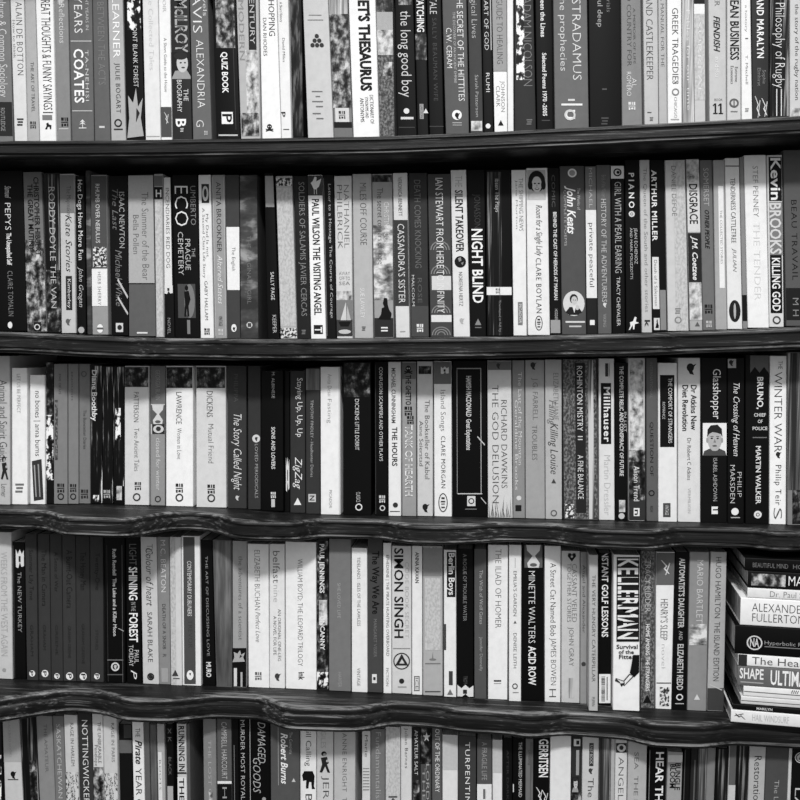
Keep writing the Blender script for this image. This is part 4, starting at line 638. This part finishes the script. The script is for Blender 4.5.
LIP = {
 3: poly([(0, 512), (44, 513), (64, 519.7), (115, 521), (138, 520), (169, 514), (189, 513.6), (216, 516), (236, 522.7), (265, 523.7), (299, 524.4), (332, 519), (356, 517.7), (376, 522), (407, 527), (440, 527.8), (481, 526.4), (515, 523.7), (535, 523), (570, 529), (594, 531), (655, 533), (682, 528), (716, 526), (746, 529), (773, 534.5), (800, 534)]),
 4: poly([(0, 701), (34, 696), (67, 691), (101, 693.6), (125, 701), (169, 702), (209, 697.7), (243, 695), (263, 699), (285, 709), (336, 710.5), (363, 710.5), (393, 704), (424, 705), (461, 711), (501, 713), (530, 717), (560, 714.5), (591, 710), (611, 711), (635, 720), (648, 725), (705, 727), (732, 723), (766, 720), (800, 722)]),
}
FRONT = -0.046
THICK = {0: .021, 1: .0215, 2: .0245, 3: .0235, 4: .0305, 5: .0265}


def world_curve(trace, Y):
    pts = []
    for px in range(-30, 840, 10):
        p = on_y(px, trace(px), Y)
        pts.append((p.x, p.z))
    return smooth(poly(pts), .02)


ZS = {r: world_curve(BASE[r], 0.0) for r in BASE}
ZS[1] = world_curve(LIP1, FRONT)
_z1 = ZS[1]
ZS[0] = lambda x: _z1(x) + .236  # unseen shelf above the top row, added for its shading
ZS[5] = lambda x: ZS[4](0) - .209
YF = {}
for r in (3, 4):
    pts = []
    for px in range(-30, 840, 8):
        x = on_y(px, LIP[r](px), FRONT).x
        p = on_z(px, LIP[r](px), ZS[r](x) - .003)
        pts.append((p.x, p.y))
    raw = poly(pts)
    YF[r] = smooth(lambda x, raw=raw: min(-.022, max(-.075, raw(x))), .012)
YF[2] = lambda x: FRONT + .35 * (YF[3](x) - FRONT)
YF[1] = YF[0] = lambda x: FRONT
YF[5] = lambda x: YF[4](x + .05)

X_LEFT = on_y(0, 400, 0).x - .09
X_RIGHT = on_y(800, 400, 0).x + .24
WOOD = wood_mat('dark_stained_wood', 8, 22, 96)
WORN_HIGHLIGHT = wood_mat('rubbed_highlight_edge', 20, 26, 0, .4, .3, worn=118)  # rubbed lip edges, with their bright highlight lines also put into the colour
WOOD_IN = wood_mat('dark_wood_inside', 9, 16, 40, .6)
BACK_Y = .205

zmid = ZS[4](0)
case = thing('bookcase', 'tall dark wooden bookcase with wavy shelf edges, packed with upright books', 'bookcase', (0, 0.1, 0))


def rel(vs, o):
    l = o.location
    return [(v[0] - l.x, v[1] - l.y, v[2] - l.z) for v in vs]


for r in range(6):
    v, f = [], []
    t = THICK[r]
    # section of the board: (offset from the lip, height as a share of the thickness, distance down)
    prof = [(None, 0.0), (.006, 0.0), (.0022, .03), (.0004, .10), (0, .2), (.0016, .27), (.0016, .32), (-.001, .38), (-.0012, .7), (.0008, .76), (.001, .82), (.0, .86), (.001, .95), (.004, 1.0), (None, 1.0)]
    n = 220
    for i in range(n + 1):
        x = X_LEFT + (X_RIGHT - X_LEFT) * i / n
        zt, yf = ZS[r](x), YF[r](x)
        for dy, k in prof:
            y = BACK_Y if dy is None else yf + dy
            v.append((x, y, zt - t * k))
    m = len(prof)
    for i in range(n):
        for j in range(m):
            a, b = i * m + j, i * m + (j + 1) % m
            f.append((a, b, b + m, a + m))
    f += [tuple(range(m - 1, -1, -1)), tuple(n * m + j for j in range(m))]
    f = [tuple(reversed(q)) for q in f]
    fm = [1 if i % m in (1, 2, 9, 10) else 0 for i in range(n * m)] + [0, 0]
    link('shelf', rel(v, case), f, [WOOD, WORN_HIGHLIGHT], case, fm, smoothed=True)

top = max(ZS[0](x / 10) for x in range(-6, 7)) + .02
for x0 in (X_LEFT - .022, X_RIGHT):
    v, f = [], []
    box(v, f, x0, x0 + .022, -.03, BACK_Y + .012, 0, top)
    link('side_panel', rel(v, case), f, [WOOD], case)
v, f = [], []
box(v, f, X_LEFT, X_RIGHT, BACK_Y, BACK_Y + .012, 0.02, top)
link('back_panel', rel(v, case), f, [WOOD_IN], case)
v, f = [], []
box(v, f, X_LEFT, X_RIGHT, -.02, 0.0, 0, .1)
link('plinth', rel(v, case), f, [WOOD], case)

# room: the wall behind and the floor
wm, nt, b = new_mat('painted_wall', .9, .1)
nt.links.new(ramp(nt, noise(nt, 9, 3), [(.3, 128), (.7, 138)]), b.inputs['Base Color'])
v, f = [], []
box(v, f, -2.4, 2.4, BACK_Y + .014, BACK_Y + .1, 0, 2.6)
w = link('wall_back', v, f, [wm])
w['kind'] = 'structure'
fm = wood_mat('floor_boards', 45, 70, 110, .5)
v, f = [], []
box(v, f, -2.4, 2.4, -3.2, BACK_Y + .1, -.05, 0)
w = link('floor', v, f, [fm])
w['kind'] = 'structure'

# ------------------------------------------------------------------ books
for _p in PILE:
    for _m in _p[7]:
        if _m[0] == 'T':
            want(_m[1], _m[7])
CAPH = bake_text()
UP, BK = RM.col[1].copy(), RM.col[2].copy()


def z_at(X, Y, py):
    a = UP + BK * ((400.0 - py) / FPX)
    return CAM.z - ((X - CAM.x) * a.x + (Y - CAM.y) * a.y) / a.z


def px_m(p):
    return -((p - CAM).dot(BK)) / FPX


class Spine:
    """upright spine: across u 0..1, along picture rows"""

    def __init__(s, xl, xr, y, zb, zt):
        s.xl, s.xr, s.y, s.zb, s.zt = xl, xr, y, zb, zt    # xl, xr: functions of z

    def pt(s, u, py, lift):
        xm = (s.xl(s.zb) + s.xr(s.zb)) / 2
        z = z_at(xm, s.y, py)
        z = z_at(s.xl(z) + (s.xr(z) - s.xl(z)) * u, s.y, py)
        z = max(s.zb + .0006, min(s.zt - .0006, z))
        return (s.xl(z) + (s.xr(z) - s.xl(z)) * u, s.y - lift, z)

    def width_px(s):
        zm = (s.zb + s.zt) / 2
        p = Vector((s.xl(zm), s.y, zm))
        return (s.xr(zm) - s.xl(zm)) / px_m(p)


NAMES = {'P': 'spine_panel', 'X': 'cover_picture', 'E': 'emblem', 'T': 'lettering', 'H': 'lettering', 'G': 'cover_picture'}


def emblem_polys(kind, g, g2):
    if kind == 'disc':
        return [(ell(0, 0, 1, 1, 16), g)]
    if kind == 'oval':
        return [(ell(0, 0, .8, 1.1, 16), g)]
    if kind == 'ovaldark':
        return [(ell(0, 0, .55, 1.1, 18), g), (ell(0, 0, .12, .8, 10), 170)]
    if kind == 'heart':
        return [([(0, -1), (.9, .2), (.75, .8), (.3, .85), (0, .5), (-.3, .85), (-.75, .8), (-.9, .2)], g), (ell(0, .1, .25, .25), 190)]
    if kind == 'tri':
        return [([(-1, -.9), (1, -.9), (0, 1)], g)]
    if kind == 'comma':
        return [(ell(0, .25, .6, .7, 14), g), ([(-.5, .2), (.3, -.2), (.6, -1.0), (-.1, -.8)], g), ([(.3, .6), (1, .9), (.5, .2)], g)]
    if kind == 'skull':
        return [(ell(0, .35, .6, .62, 14), g), (rect(-.35, -.4, .35, 0), g), ([(-.9, -.4), (.9, -.9), (.9, -.65), (-.9, -.15)], g), ([(.9, -.4), (-.9, -.9), (-.9, -.65), (.9, -.15)], g), (ell(-.22, .35, .14, .16), 200), (ell(.22, .35, .14, .16), 200)]
    if kind == 'trefoil':
        return [(ell(x, y, .34, .34, 12), g) for x, y in ((0, .75), (-.36, .05), (.36, .05), (-.72, -.65), (0, -.65), (.72, -.65))]
    if kind == 'boxed':
        return [(rect(-.85, .3, -.25, 1), g), (rect(-.05, .25, .2, 1), g), (rect(.4, .2, .8, 1), g), (rect(-.85, -.15, .8, .05), g), (rect(-.8, -1, -.4, -.35), g), (rect(-.2, -.9, .3, -.4), g), (rect(.5, -1, .8, -.3), g)]
    if kind == 'lines':
        return [(rect(-.9, .5, .9, .9), g), (rect(-.7, -.2, .7, .2), g), (rect(-.9, -.9, .6, -.5), g)]
    if kind == 'tree':
        return [(rect(-.08, -.8, .08, .6), g), ([(-.7, .3), (0, 1), (.7, .3), (0, .55)], g), ([(-.8, -.2), (0, .5), (.8, -.2), (0, .1)], g), (rect(-.9, -1, .9, -.8), g)]
    out = []
    n = 22

    def ring(rx, ry, w):
        for i in range(n):
            a, c = rad(360 * i / n), rad(360 * (i + 1) / n)
            out.append(([(rx * math.cos(a), ry * math.sin(a)), (rx * math.cos(c), ry * math.sin(c)), ((rx - w) * math.cos(c), (ry - w) * math.sin(c)), ((rx - w) * math.cos(a), (ry - w) * math.sin(a))], g))
    if kind == 'ring':
        ring(1, 1, .34)
    elif kind == 'ovalring':
        ring(.52, 1.05, .1)
        out += [(rect(-.2, -.6, .2, -.45), g), (rect(-.2, -.2, .2, -.1), g), (rect(-.25, .05, .25, .2), g), (rect(-.18, .4, .18, .6), g)]
    elif kind == 'ringtri':
        ring(1, 1, .13)
        for q in (([(-.75, -.5), (0, .85), (.2, .6), (-.4, -.5)]), ([(.0, .85), (.8, -.5), (.5, -.5), (-.12, .55)]), ([(-.75, -.5), (.8, -.5), (.65, -.28), (-.5, -.28)])):
            out.append((q, g))
    return out


def add_mark(sp, mk, parent, level, wpx, host):
    k = mk[0]
    lift = .00022 + .00004 * level
    V, F, mats, fm = [], [], [], []

    def slot(m):
        if m not in mats:
            mats.append(m)
        return mats.index(m)

    if k in 'PX':
        _, y0, y1, u0, u1, g = mk
        u0, u1 = max(u0, .012), min(u1, .988)
        V = [sp.pt(u0, y1, lift), sp.pt(u1, y1, lift), sp.pt(u1, y0, lift), sp.pt(u0, y0, lift)]
        if V[3][2] - V[0][2] < 1e-5:
            return None
        F, fm = [(0, 1, 2, 3)], [slot(tex_mat(g) if k == 'X' else ink(g))]
    elif k == 'T':
        _, s, y0, y1, u, h, g, st = mk
        vs, fs = _TXT[(s, st)]
        xs = [p[0] for p in vs]
        ys = [p[1] for p in vs]
        x0, x1 = min(xs), max(xs)
        caps = s.upper() == s
        c = (min(ys) + max(ys)) / 2 if caps else CAPH * .42
        hh = h / CAPH
        for x, y in vs:
            V.append(sp.pt(u + (y - c) * hh, y0 + (y1 - y0) * (x - x0) / (x1 - x0), lift))
        F = fs
        fm = [slot(ink(g))] * len(F)
    elif k == 'H':
        _, s, y, u0, u1, h, g, st = mk
        vs, fs = _TXT[(s, st)]
        xs = [p[0] for p in vs]
        ys = [p[1] for p in vs]
        x0, x1 = min(xs), max(xs)
        for a, b in vs:
            V.append(sp.pt(u0 + (u1 - u0) * (a - x0) / (x1 - x0), y - b / CAPH * h, lift))
        F = fs
        fm = [slot(ink(g))] * len(F)
    else:
        if k == 'E':
            _, kind, y, u, r, g, g2 = mk
            polys = [([(u + a * r / wpx, y - b * r) for a, b in q], c) for q, c in emblem_polys(kind, g, g2)]
        else:
            _, kind, y0, y1, u0, u1 = mk
            polys = [([(u0 + (u1 - u0) * a, y1 + (y0 - y1) * b) for a, b in q], c) for q, c in GFX[kind]]
        for i, (q, c) in enumerate(polys):
            n0 = len(V)
            V += [sp.pt(a, b, lift + .00001 * i) for a, b in q]
            area = sum(q[j][0] * q[(j + 1) % len(q)][1] - q[(j + 1) % len(q)][0] * q[j][1] for j in range(len(q)))
            idx = list(range(n0, n0 + len(q)))
            F.append(tuple(idx if area < 0 else reversed(idx)))
            fm.append(slot(ink(c)))
    return link(NAMES[k], rel(V, parent), F, mats, host, fm)


def cover_mesh(name, xl, xr, y, zb, zt, D, g, parent, mat=None):
    """card cover wrapped round the spine, with slightly rounded spine corners; a U in plan"""
    w = xr(zb) - xl(zb)
    t = min(.0007, w * .12)
    r = min(.0010, w * .16)
    arc = [rad(a) for a in (0, 30, 60, 90)]
    outer = [(0, D)] + [(r - r * math.cos(a), r - r * math.sin(a)) for a in arc] + [(w - r + r * math.sin(a), r - r * math.cos(a)) for a in arc] + [(w, D)]
    inner = [(w - t, D), (w - t, t), (t, t), (t, D)]
    ring = outer + inner
    n = len(ring)
    v = []
    for z in (zb, zt):
        k = (xr(z) - xl(z)) / w
        v += [(xl(z) + px * k, y + py, z) for px, py in ring]
    f = [(i, i + n, (i + 1) % n + n, (i + 1) % n) for i in range(n)]
    no = len(outer)
    # bottom and top rims as quads strips between outer and inner outline
    for base, flip in ((0, False), (n, True)):
        q = [(0, 1, no + 2, no + 3)] + [(1, 2, no + 2)] + [(i, i + 1, no + 2) for i in range(2, 4)] + [(4, 5, no + 1, no + 2)] + [(i, i + 1, no + 1) for i in range(5, 8)] + [(8, 9, no, no + 1)]
        for a in q:
            a = tuple(base + i for i in a)
            f.append(tuple(reversed(a)) if not flip else a)
    f = [tuple(reversed(a)) for a in f]
    o = link('cover', rel(v, parent), f, [mat or cover_mat(g)], parent, smoothed=True)
    v, f = [], []
    z0, z1 = zb + .0003, zt - .0005
    for z in (z0, z1):
        v += [(xl(z) + t, y + t, z), (xr(z) - t, y + t, z), (xr(z) - t, y + D - .001, z), (xl(z) + t, y + D - .001, z)]
    f = [(0, 3, 2, 1), (4, 5, 6, 7), (0, 1, 5, 4), (1, 2, 6, 5), (2, 3, 7, 6), (3, 0, 4, 7)]
    link('page_block', rel(v, parent), f, [paper_mat()], parent)


SHELF = {1: 'top shelf', 2: 'second shelf', 3: 'third shelf', 4: 'fourth shelf', 5: 'bottom shelf'}
REF = {1: (0, 138), 2: (175, 335), 3: (365, 512), 4: (545, 688)}
rng = random.Random(5)
n_books = 0
for row in (1, 2, 3, 4, 5):
    prev = None
    zf, yf = ZS[row], YF[row]
    for spec in ROWS[row]:
        if row == 5:
            x0, x1, ytop, g, label, marks = spec[:6]
            lean = spec[6] if len(spec) > 6 else 0
            dep = spec[7] if len(spec) > 7 else 0
            y = dep + rng.uniform(0, .0025)
            # lean is the slope in the picture; upright edges already converge a little
            k0 = (on_y((x0 + x1) / 2 + 0, 760, y), on_y((x0 + x1) / 2 + lean * 40, 800, y))
            sl = (k0[1].x - k0[0].x) / (k0[1].z - k0[0].z)
            L0, R0 = on_y(x0, 760, y), on_y(x1, 760, y)
            le = (L0.x - sl * L0.z, sl)
            re = (R0.x - sl * R0.z, sl)
        else:
            a0, a1, b0, b1, ytop, g, label, marks = spec[:8]
            dep = spec[8] if len(spec) > 8 else 0
            y = dep + rng.uniform(0, .0025)
            yt, yb = REF[row]
            e = []
            for xt, xb in ((a0, b0), (a1, b1)):
                p, q = on_y(xt, yt, y), on_y(xb, yb, y)
                s = (p.x - q.x) / (p.z - q.z)
                e.append((q.x - s * q.z, s))
            le, re = e
        xm = on_y((spec[0] + spec[1]) / 2, 400, 0).x
        w0 = max(.004, (on_y(spec[1], 400, 0).x - on_y(spec[0], 400, 0).x) / 2 + .003)
        zb = max(zf(xm + w0 * k / 3) for k in range(-3, 4)) + .0005
        zhi = zb + .205
        # keep clear of the book before: the edges may touch, never cross
        if prev:
            lo = [le[0] + le[1] * z for z in (zb, zhi)]
            mn = [max(c, prev[0] + prev[1] * z + .0004) for c, z in zip(lo, (zb, zhi))]
            s = (mn[1] - mn[0]) / (zhi - zb)
            le = (mn[0] - s * zb, s)
        hi = [re[0] + re[1] * z for z in (zb, zhi)]
        mn = [max(c, le[0] + le[1] * z + .0022) for c, z in zip(hi, (zb, zhi))]
        s = (mn[1] - mn[0]) / (zhi - zb)
        re = (mn[0] - s * zb, s)
        prev = re
        xl = lambda z, e=le: e[0] + e[1] * z
        xr = lambda z, e=re: e[0] + e[1] * z
        zt = z_at((xl(zb) + xr(zb)) / 2, y, ytop)
        zt = min(zt, zf(xm) + {1: .213, 2: 1, 3: 1, 4: 1, 5: .18}[row])
        if row > 1:
            zt = min([zt] + [ZS[row - 1](xm + k * .012) - THICK[row - 1] - .003 for k in (-2, -1, 0, 1, 2)])
        D = rng.uniform(.108, .13)
        o = thing('book', label + ' on ' + SHELF[row], 'book', ((xl(zb) + xr(zb)) / 2, y, zb), 'books standing on the ' + SHELF[row])
        cover_mesh('cover', xl, xr, y, zb, zt, D, g, o)
        sp = Spine(xl, xr, y, zb, zt)
        wpx = sp.width_px()
        panels = []
        for i, mk in enumerate(marks):
            host = o
            if mk[0] in 'TEH':          # printed on a panel: a piece of that panel
                a = mk[2] if mk[0] != 'H' else mk[2] - 1
                u = mk[4] if mk[0] == 'T' else mk[3]
                for q, p0, p1, q0, q1 in panels:
                    if p0 - 2 <= a <= p1 + 2 and q0 <= u <= q1:
                        host = q
            q = add_mark(sp, mk, o, i, wpx, host)
            if q is not None and mk[0] == 'P' and mk[2] - mk[1] > 5:
                panels.append((q, mk[1], mk[2], mk[3], mk[4]))
        n_books += 1


# lying pile: each book turned a little, spine towards the room
class FlatSpine:
    def __init__(s, O, d, nrm, h):
        s.O, s.d, s.n, s.h = O, d, nrm, h

    def along(s, px):
        r = ray(px, 660)
        t = (s.O - CAM).dot(s.n) / r.dot(s.n)
        return (CAM + r * t - s.O).dot(s.d)

    def pt(s, m, v, lift):
        p = s.O + s.d * m + s.n * lift
        return (p.x, p.y, s.O.z + s.h * v)


z = None
turns = [5.3, 5.5, 5.0, 5.6, 5.2, 5.0, 5.2, 4.9, 5.4, 5.0, 5.2]
yfront = -.034
for (cx, yb, yt, g, D, L, label, marks), turn in zip(PILE, turns):
    if z is None:
        p = on_z(cx, yb, ZS[4](on_y(cx, yb, yfront).x))
        yfront = p.y
        xa = p.x
        z = max(ZS[4](xa + .03 * i) for i in range(8)) + .0006
    p = on_y(cx, (yb + yt) / 2, yfront)
    h = max(.004, z_at(p.x, yfront, yt) - z)
    th = rad(turn)
    d = Vector((math.cos(th), -math.sin(th), 0))
    nrm = Vector((-math.sin(th), -math.cos(th), 0))
    O = Vector((p.x, yfront, z))
    o = thing('book', label + ' on fourth shelf', 'book', O + d * L / 2 - nrm * D / 2, 'books lying in the pile')
    dark = g < 60

    def frame(m, b, zz):
        q = O + d * m - nrm * b
        return (q.x, q.y, O.z + zz)

    # cover: a U lying on its side; section in (depth b, height)
    t = min(.0012, h * .16)
    r = min(.0012, h * .2)
    arc = [rad(a) for a in (0, 30, 60, 90)]
    out = [(D, 0)] + [(r - r * math.sin(a), r - r * math.cos(a)) for a in arc] + [(r - r * math.cos(a), h - r + r * math.sin(a)) for a in arc] + [(D, h)]
    sec = out + [(D, h - t), (t, h - t), (t, t), (D, t)]
    n = len(sec)
    v = [frame(m, b, zz) for m in (0, L) for b, zz in sec]
    f = [(i, (i + 1) % n, (i + 1) % n + n, i + n) for i in range(n)] + [tuple(range(n - 1, -1, -1)), tuple(range(n, 2 * n))]
    link('cover', rel(v, o), f, [cover_mat(g)], o, smoothed=True)
    v = [frame(m, b, zz) for zz in (t, h - t) for m, b in ((.0015, t), (L - .0015, t), (L - .0015, D - .002), (.0015, D - .002))]
    link('page_block', rel(v, o), [(0, 3, 2, 1), (4, 5, 6, 7), (0, 1, 5, 4), (1, 2, 6, 5), (2, 3, 7, 6), (3, 0, 4, 7)], [paper_mat()], o)
    sp = FlatSpine(O, d, nrm, h)
    for i, mk in enumerate(marks):
        lift = .00025 + .00005 * i
        V, F, mats, fm = [], [], [], []
        if mk[0] == 'T':
            _, s, x0, x1, vc, hs, gg, st = mk
            vs, fs = _TXT[(s, st)]
            xs = [q[0] for q in vs]
            m0, m1 = sp.along(x0), min(L - .004, sp.along(x1))
            a0, a1 = min(xs), max(xs)
            cc = CAPH * .48
            V = [sp.pt(m0 + (m1 - m0) * (a - a0) / (a1 - a0), vc + (b - cc) / CAPH * hs, lift) for a, b in vs]
            F, mats = fs, [ink(gg)]
        elif mk[0] in 'PX':
            if mk[0] == 'P':
                _, x0, x1, v0, v1, gg = mk
                mats = [ink(gg)]
            else:
                _, kind, x0, x1, v0, v1 = mk
                mats = [tex_mat(kind)]
            m0, m1 = max(.0004, sp.along(x0)), L - .001 if x1 >= 800 else sp.along(x1)
            V = [sp.pt(m0, v0, lift), sp.pt(m1, v0, lift), sp.pt(m1, v1, lift), sp.pt(m0, v1, lift)]
            F = [(0, 1, 2, 3)]
        elif mk[0] == 'R':
            _, x0, vc, rp, gg = mk
            rr = rp * px_m(O)
            mc = sp.along(x0)
            for q, c in emblem_polys('ring', gg, 0):
                n0 = len(V)
                V += [sp.pt(mc + a * rr, vc + b * rr / h, lift) for a, b in [(a * (1 if math.hypot(a, b) > .8 else 1.25), b * (1 if math.hypot(a, b) > .8 else 1.25)) for a, b in q]]
                F.append(tuple(range(n0, n0 + 4)))
            mats = [ink(gg)]
        elif mk[0] == 'G':
            _, kind, x0, x1, v0, v1, gg = mk
            m0, m1 = sp.along(x0), sp.along(x1)
            for q, c in GFX[kind]:
                n0 = len(V)
                V += [sp.pt(m0 + (m1 - m0) * b, v0 + (v1 - v0) * a, lift) for a, b in q]
                F.append(tuple(range(n0, n0 + len(q))))
            mats = [ink(gg)]
        link(NAMES.get(mk[0], 'emblem'), rel(V, o), F, mats, o)
    z += h + .0003
    n_books += 1
print('books', n_books)

# ------------------------------------------------------------------ light
world = bpy.data.worlds.new('room_light')
sc.world = world
world.use_nodes = True
nt = world.node_tree
bg = nt.nodes['Background']
# soft room light: pale ceiling and walls above, a darker floor below
tc = nt.nodes.new('ShaderNodeTexCoord')
sx = nt.nodes.new('ShaderNodeSeparateXYZ')
nt.links.new(tc.outputs['Generated'], sx.inputs[0])
mr = nt.nodes.new('ShaderNodeMapRange')
mr.inputs['From Min'].default_value = -.5
mr.inputs['From Max'].default_value = .5
mr.inputs['To Min'].default_value = .09
mr.inputs['To Max'].default_value = .95
nt.links.new(sx.outputs['Z'], mr.inputs['Value'])
nt.links.new(mr.outputs[0], bg.inputs[1])
bg.inputs[0].default_value = (1, 1, 1, 1)


def area(name, loc, target, size, watts):
    l = bpy.data.lights.new(name, 'AREA')
    l.shape = 'DISK'
    l.size = size
    l.energy = watts
    o = bpy.data.objects.new(name, l)
    COL.objects.link(o)
    o.location = loc
    o.rotation_euler = (Vector(target) - Vector(loc)).to_track_quat('-Z', 'Y').to_euler()


area('ceiling_lamp', (0.15, -3.15, 4.45), (0, 0, 1.2), .46, 200)

sc.view_settings.view_transform = 'Standard'
sc.view_settings.look = 'None'
sc.view_settings.exposure = -0.06
sc.view_settings.gamma = 1.0
sc.view_settings.use_curve_mapping = False
